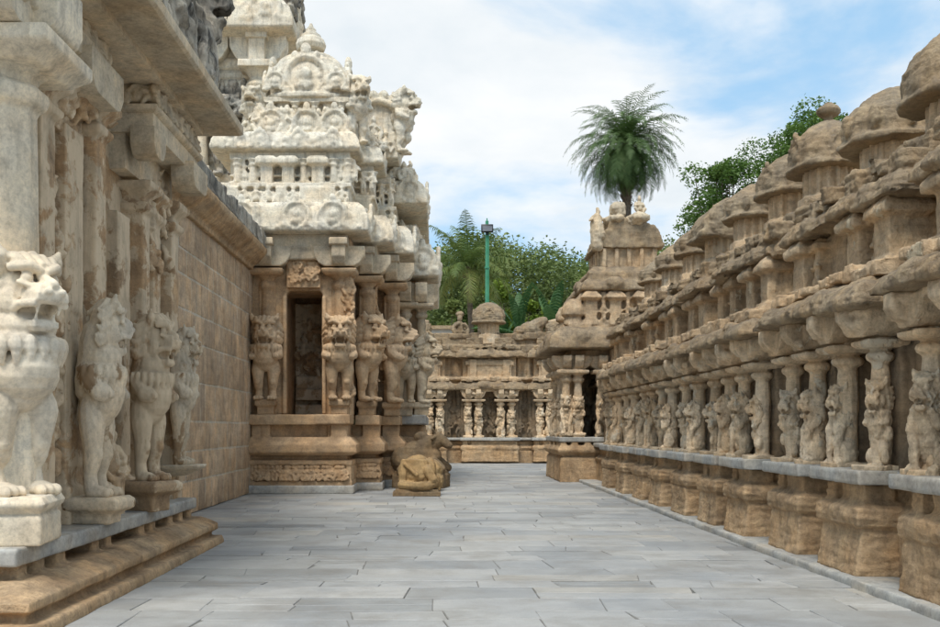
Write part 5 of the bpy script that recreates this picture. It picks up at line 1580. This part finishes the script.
# lamp pole
Y = 52.0
px = (487 - 438) / 1000 * Y; zt = 1.6 + (428 - 221) / 1000 * Y
t = thing('lamp_pole', 'green steel lamp pole with a black floodlight behind the far wall', 'lamp post', (px, Y, 0))
b = MB(); b.lathe([(.115, 0), (.11, 4), (.085, zt)], n=14); b.lathe([(.13, zt * .8), (.13, zt * .8 + .08)], n=14); b.cap((.1, -.06, 2), .018, (.09, -.06, zt - .6), .018, 6)
crisp('pole', b, M['green_paint'], t)
b = MB(); b.rbox((0, -.16, zt - .42), (.62, .2, .4), 0, R(-12)); b.box(-.05, .05, -.15, .05, zt - .75, zt - .5)
f = crisp('floodlight', b, M['black_metal'], t, bevel=.02)
b = MB(); b.rbox((0, -.265, zt - .445), (.5, .012, .28), 0, R(-12)); crisp('glass', b, M['lamp_glass'], f)
b = MB(); b.lathe([(.03, zt - .02), (.03, zt + .14)], n=8); crisp('bracket', b, M['green_paint'], t)

# ------------------------------------------------------------------ camera, light, sky
cam = bpy.data.cameras.new('camera'); co = bpy.data.objects.new('camera', cam); col.objects.link(co)
cam.sensor_width = 36; cam.lens = 36 * 1000 / 940
cam.shift_x = 32 / 940; cam.shift_y = 114.5 / 940
cam.clip_end = 2000; cam.clip_start = .05
co.location = (0, 0, 1.6); co.rotation_euler = (R(90), 0, 0)
scene.camera = co
SUN_EL, SUN_AZ = 61.0, 199.0     # azimuth clockwise from +Y
sun = bpy.data.lights.new('sun', 'SUN'); so = bpy.data.objects.new('sun', sun); col.objects.link(so)
sun.energy = SUN_E; sun.angle = R(22); sun.color = (1, .955, .88)
so.rotation_euler = (R(90 - SUN_EL), 0, R(180 - SUN_AZ)); so.location = (-10, -10, 30)
w = bpy.data.worlds.new('World'); scene.world = w; w.use_nodes = True
nt = w.node_tree; nt.nodes.clear()
N = nt.nodes.new; Lk = nt.links.new
out = N('ShaderNodeOutputWorld'); bg = N('ShaderNodeBackground')
sky = N('ShaderNodeTexSky'); sky.sky_type = 'NISHITA'; sky.sun_disc = False
sky.sun_elevation = R(SUN_EL); sky.sun_rotation = R(SUN_AZ); sky.air_density = 1.0; sky.dust_density = .6; sky.ozone_density = 1.5
tc = N('ShaderNodeTexCoord'); sep = N('ShaderNodeSeparateXYZ'); Lk(tc.outputs['Generated'], sep.inputs[0])
def MA(op, a, b):
    x = N('ShaderNodeMath'); x.operation = op
    for v, i in ((a, 0), (b, 1)):
        if hasattr(v, 'links'): Lk(v, x.inputs[i])
        else: x.inputs[i].default_value = v
    return x.outputs[0]
zz = MA('ADD', MA('MAXIMUM', sep.outputs[2], 0.0), .22)
cmb = N('ShaderNodeCombineXYZ'); Lk(MA('DIVIDE', sep.outputs[0], zz), cmb.inputs[0]); Lk(MA('DIVIDE', sep.outputs[1], zz), cmb.inputs[1]); cmb.inputs[2].default_value = SKY_SEED
def NO(scale, det, rough, dist):
    x = N('ShaderNodeTexNoise'); x.inputs['Scale'].default_value = scale; x.inputs['Detail'].default_value = det
    x.inputs['Roughness'].default_value = rough; x.inputs['Distortion'].default_value = dist
    Lk(cmb.outputs[0], x.inputs['Vector']); return x.outputs['Fac']
n1 = NO(.95, 8, .53, .35); n2 = NO(2.6, 8, .55, .2)
rp = N('ShaderNodeValToRGB'); rp.color_ramp.elements[0].position = .43; rp.color_ramp.elements[1].position = .555
rp.color_ramp.interpolation = 'EASE'
Lk(n1, rp.inputs[0])
cr = N('ShaderNodeValToRGB'); cr.color_ramp.elements[0].position = .3; cr.color_ramp.elements[0].color = (.8, .85, .88, 1)
cr.color_ramp.elements[1].position = .62; cr.color_ramp.elements[1].color = (1.0, 1.0, .99, 1)
Lk(n2, cr.inputs[0])
sc = N('ShaderNodeMix'); sc.data_type = 'RGBA'; sc.blend_type = 'MULTIPLY'; sc.inputs[0].default_value = 1
Lk(sky.outputs[0], sc.inputs[6]); sc.inputs[7].default_value = (SKY_S, SKY_S, SKY_S, 1)
hz = N('ShaderNodeMix'); hz.data_type = 'RGBA'; hz.inputs[0].default_value = .7; Lk(sc.outputs[2], hz.inputs[6]); hz.inputs[7].default_value = (.42, .71, .98, 1)
mx = N('ShaderNodeMix'); mx.data_type = 'RGBA'; Lk(MA('MULTIPLY', rp.outputs[0], .93), mx.inputs[0]); Lk(hz.outputs[2], mx.inputs[6]); Lk(cr.outputs[0], mx.inputs[7])
Lk(mx.outputs[2], bg.inputs[0]); bg.inputs[1].default_value = 1.06
Lk(bg.outputs[0], out.inputs[0])
scene.cycles.max_bounces = 5; scene.cycles.diffuse_bounces = 3; scene.cycles.glossy_bounces = 1; scene.cycles.transmission_bounces = 2
scene.cycles.use_adaptive_sampling = True; scene.cycles.adaptive_threshold = .03
scene.view_settings.view_transform = 'Standard'; scene.view_settings.look = 'None'; scene.view_settings.exposure = 0
print('BUILD', round(time.time() - T0, 1), 's; polys', sum(len(o.data.polygons) for o in scene.objects if o.type == 'MESH'))
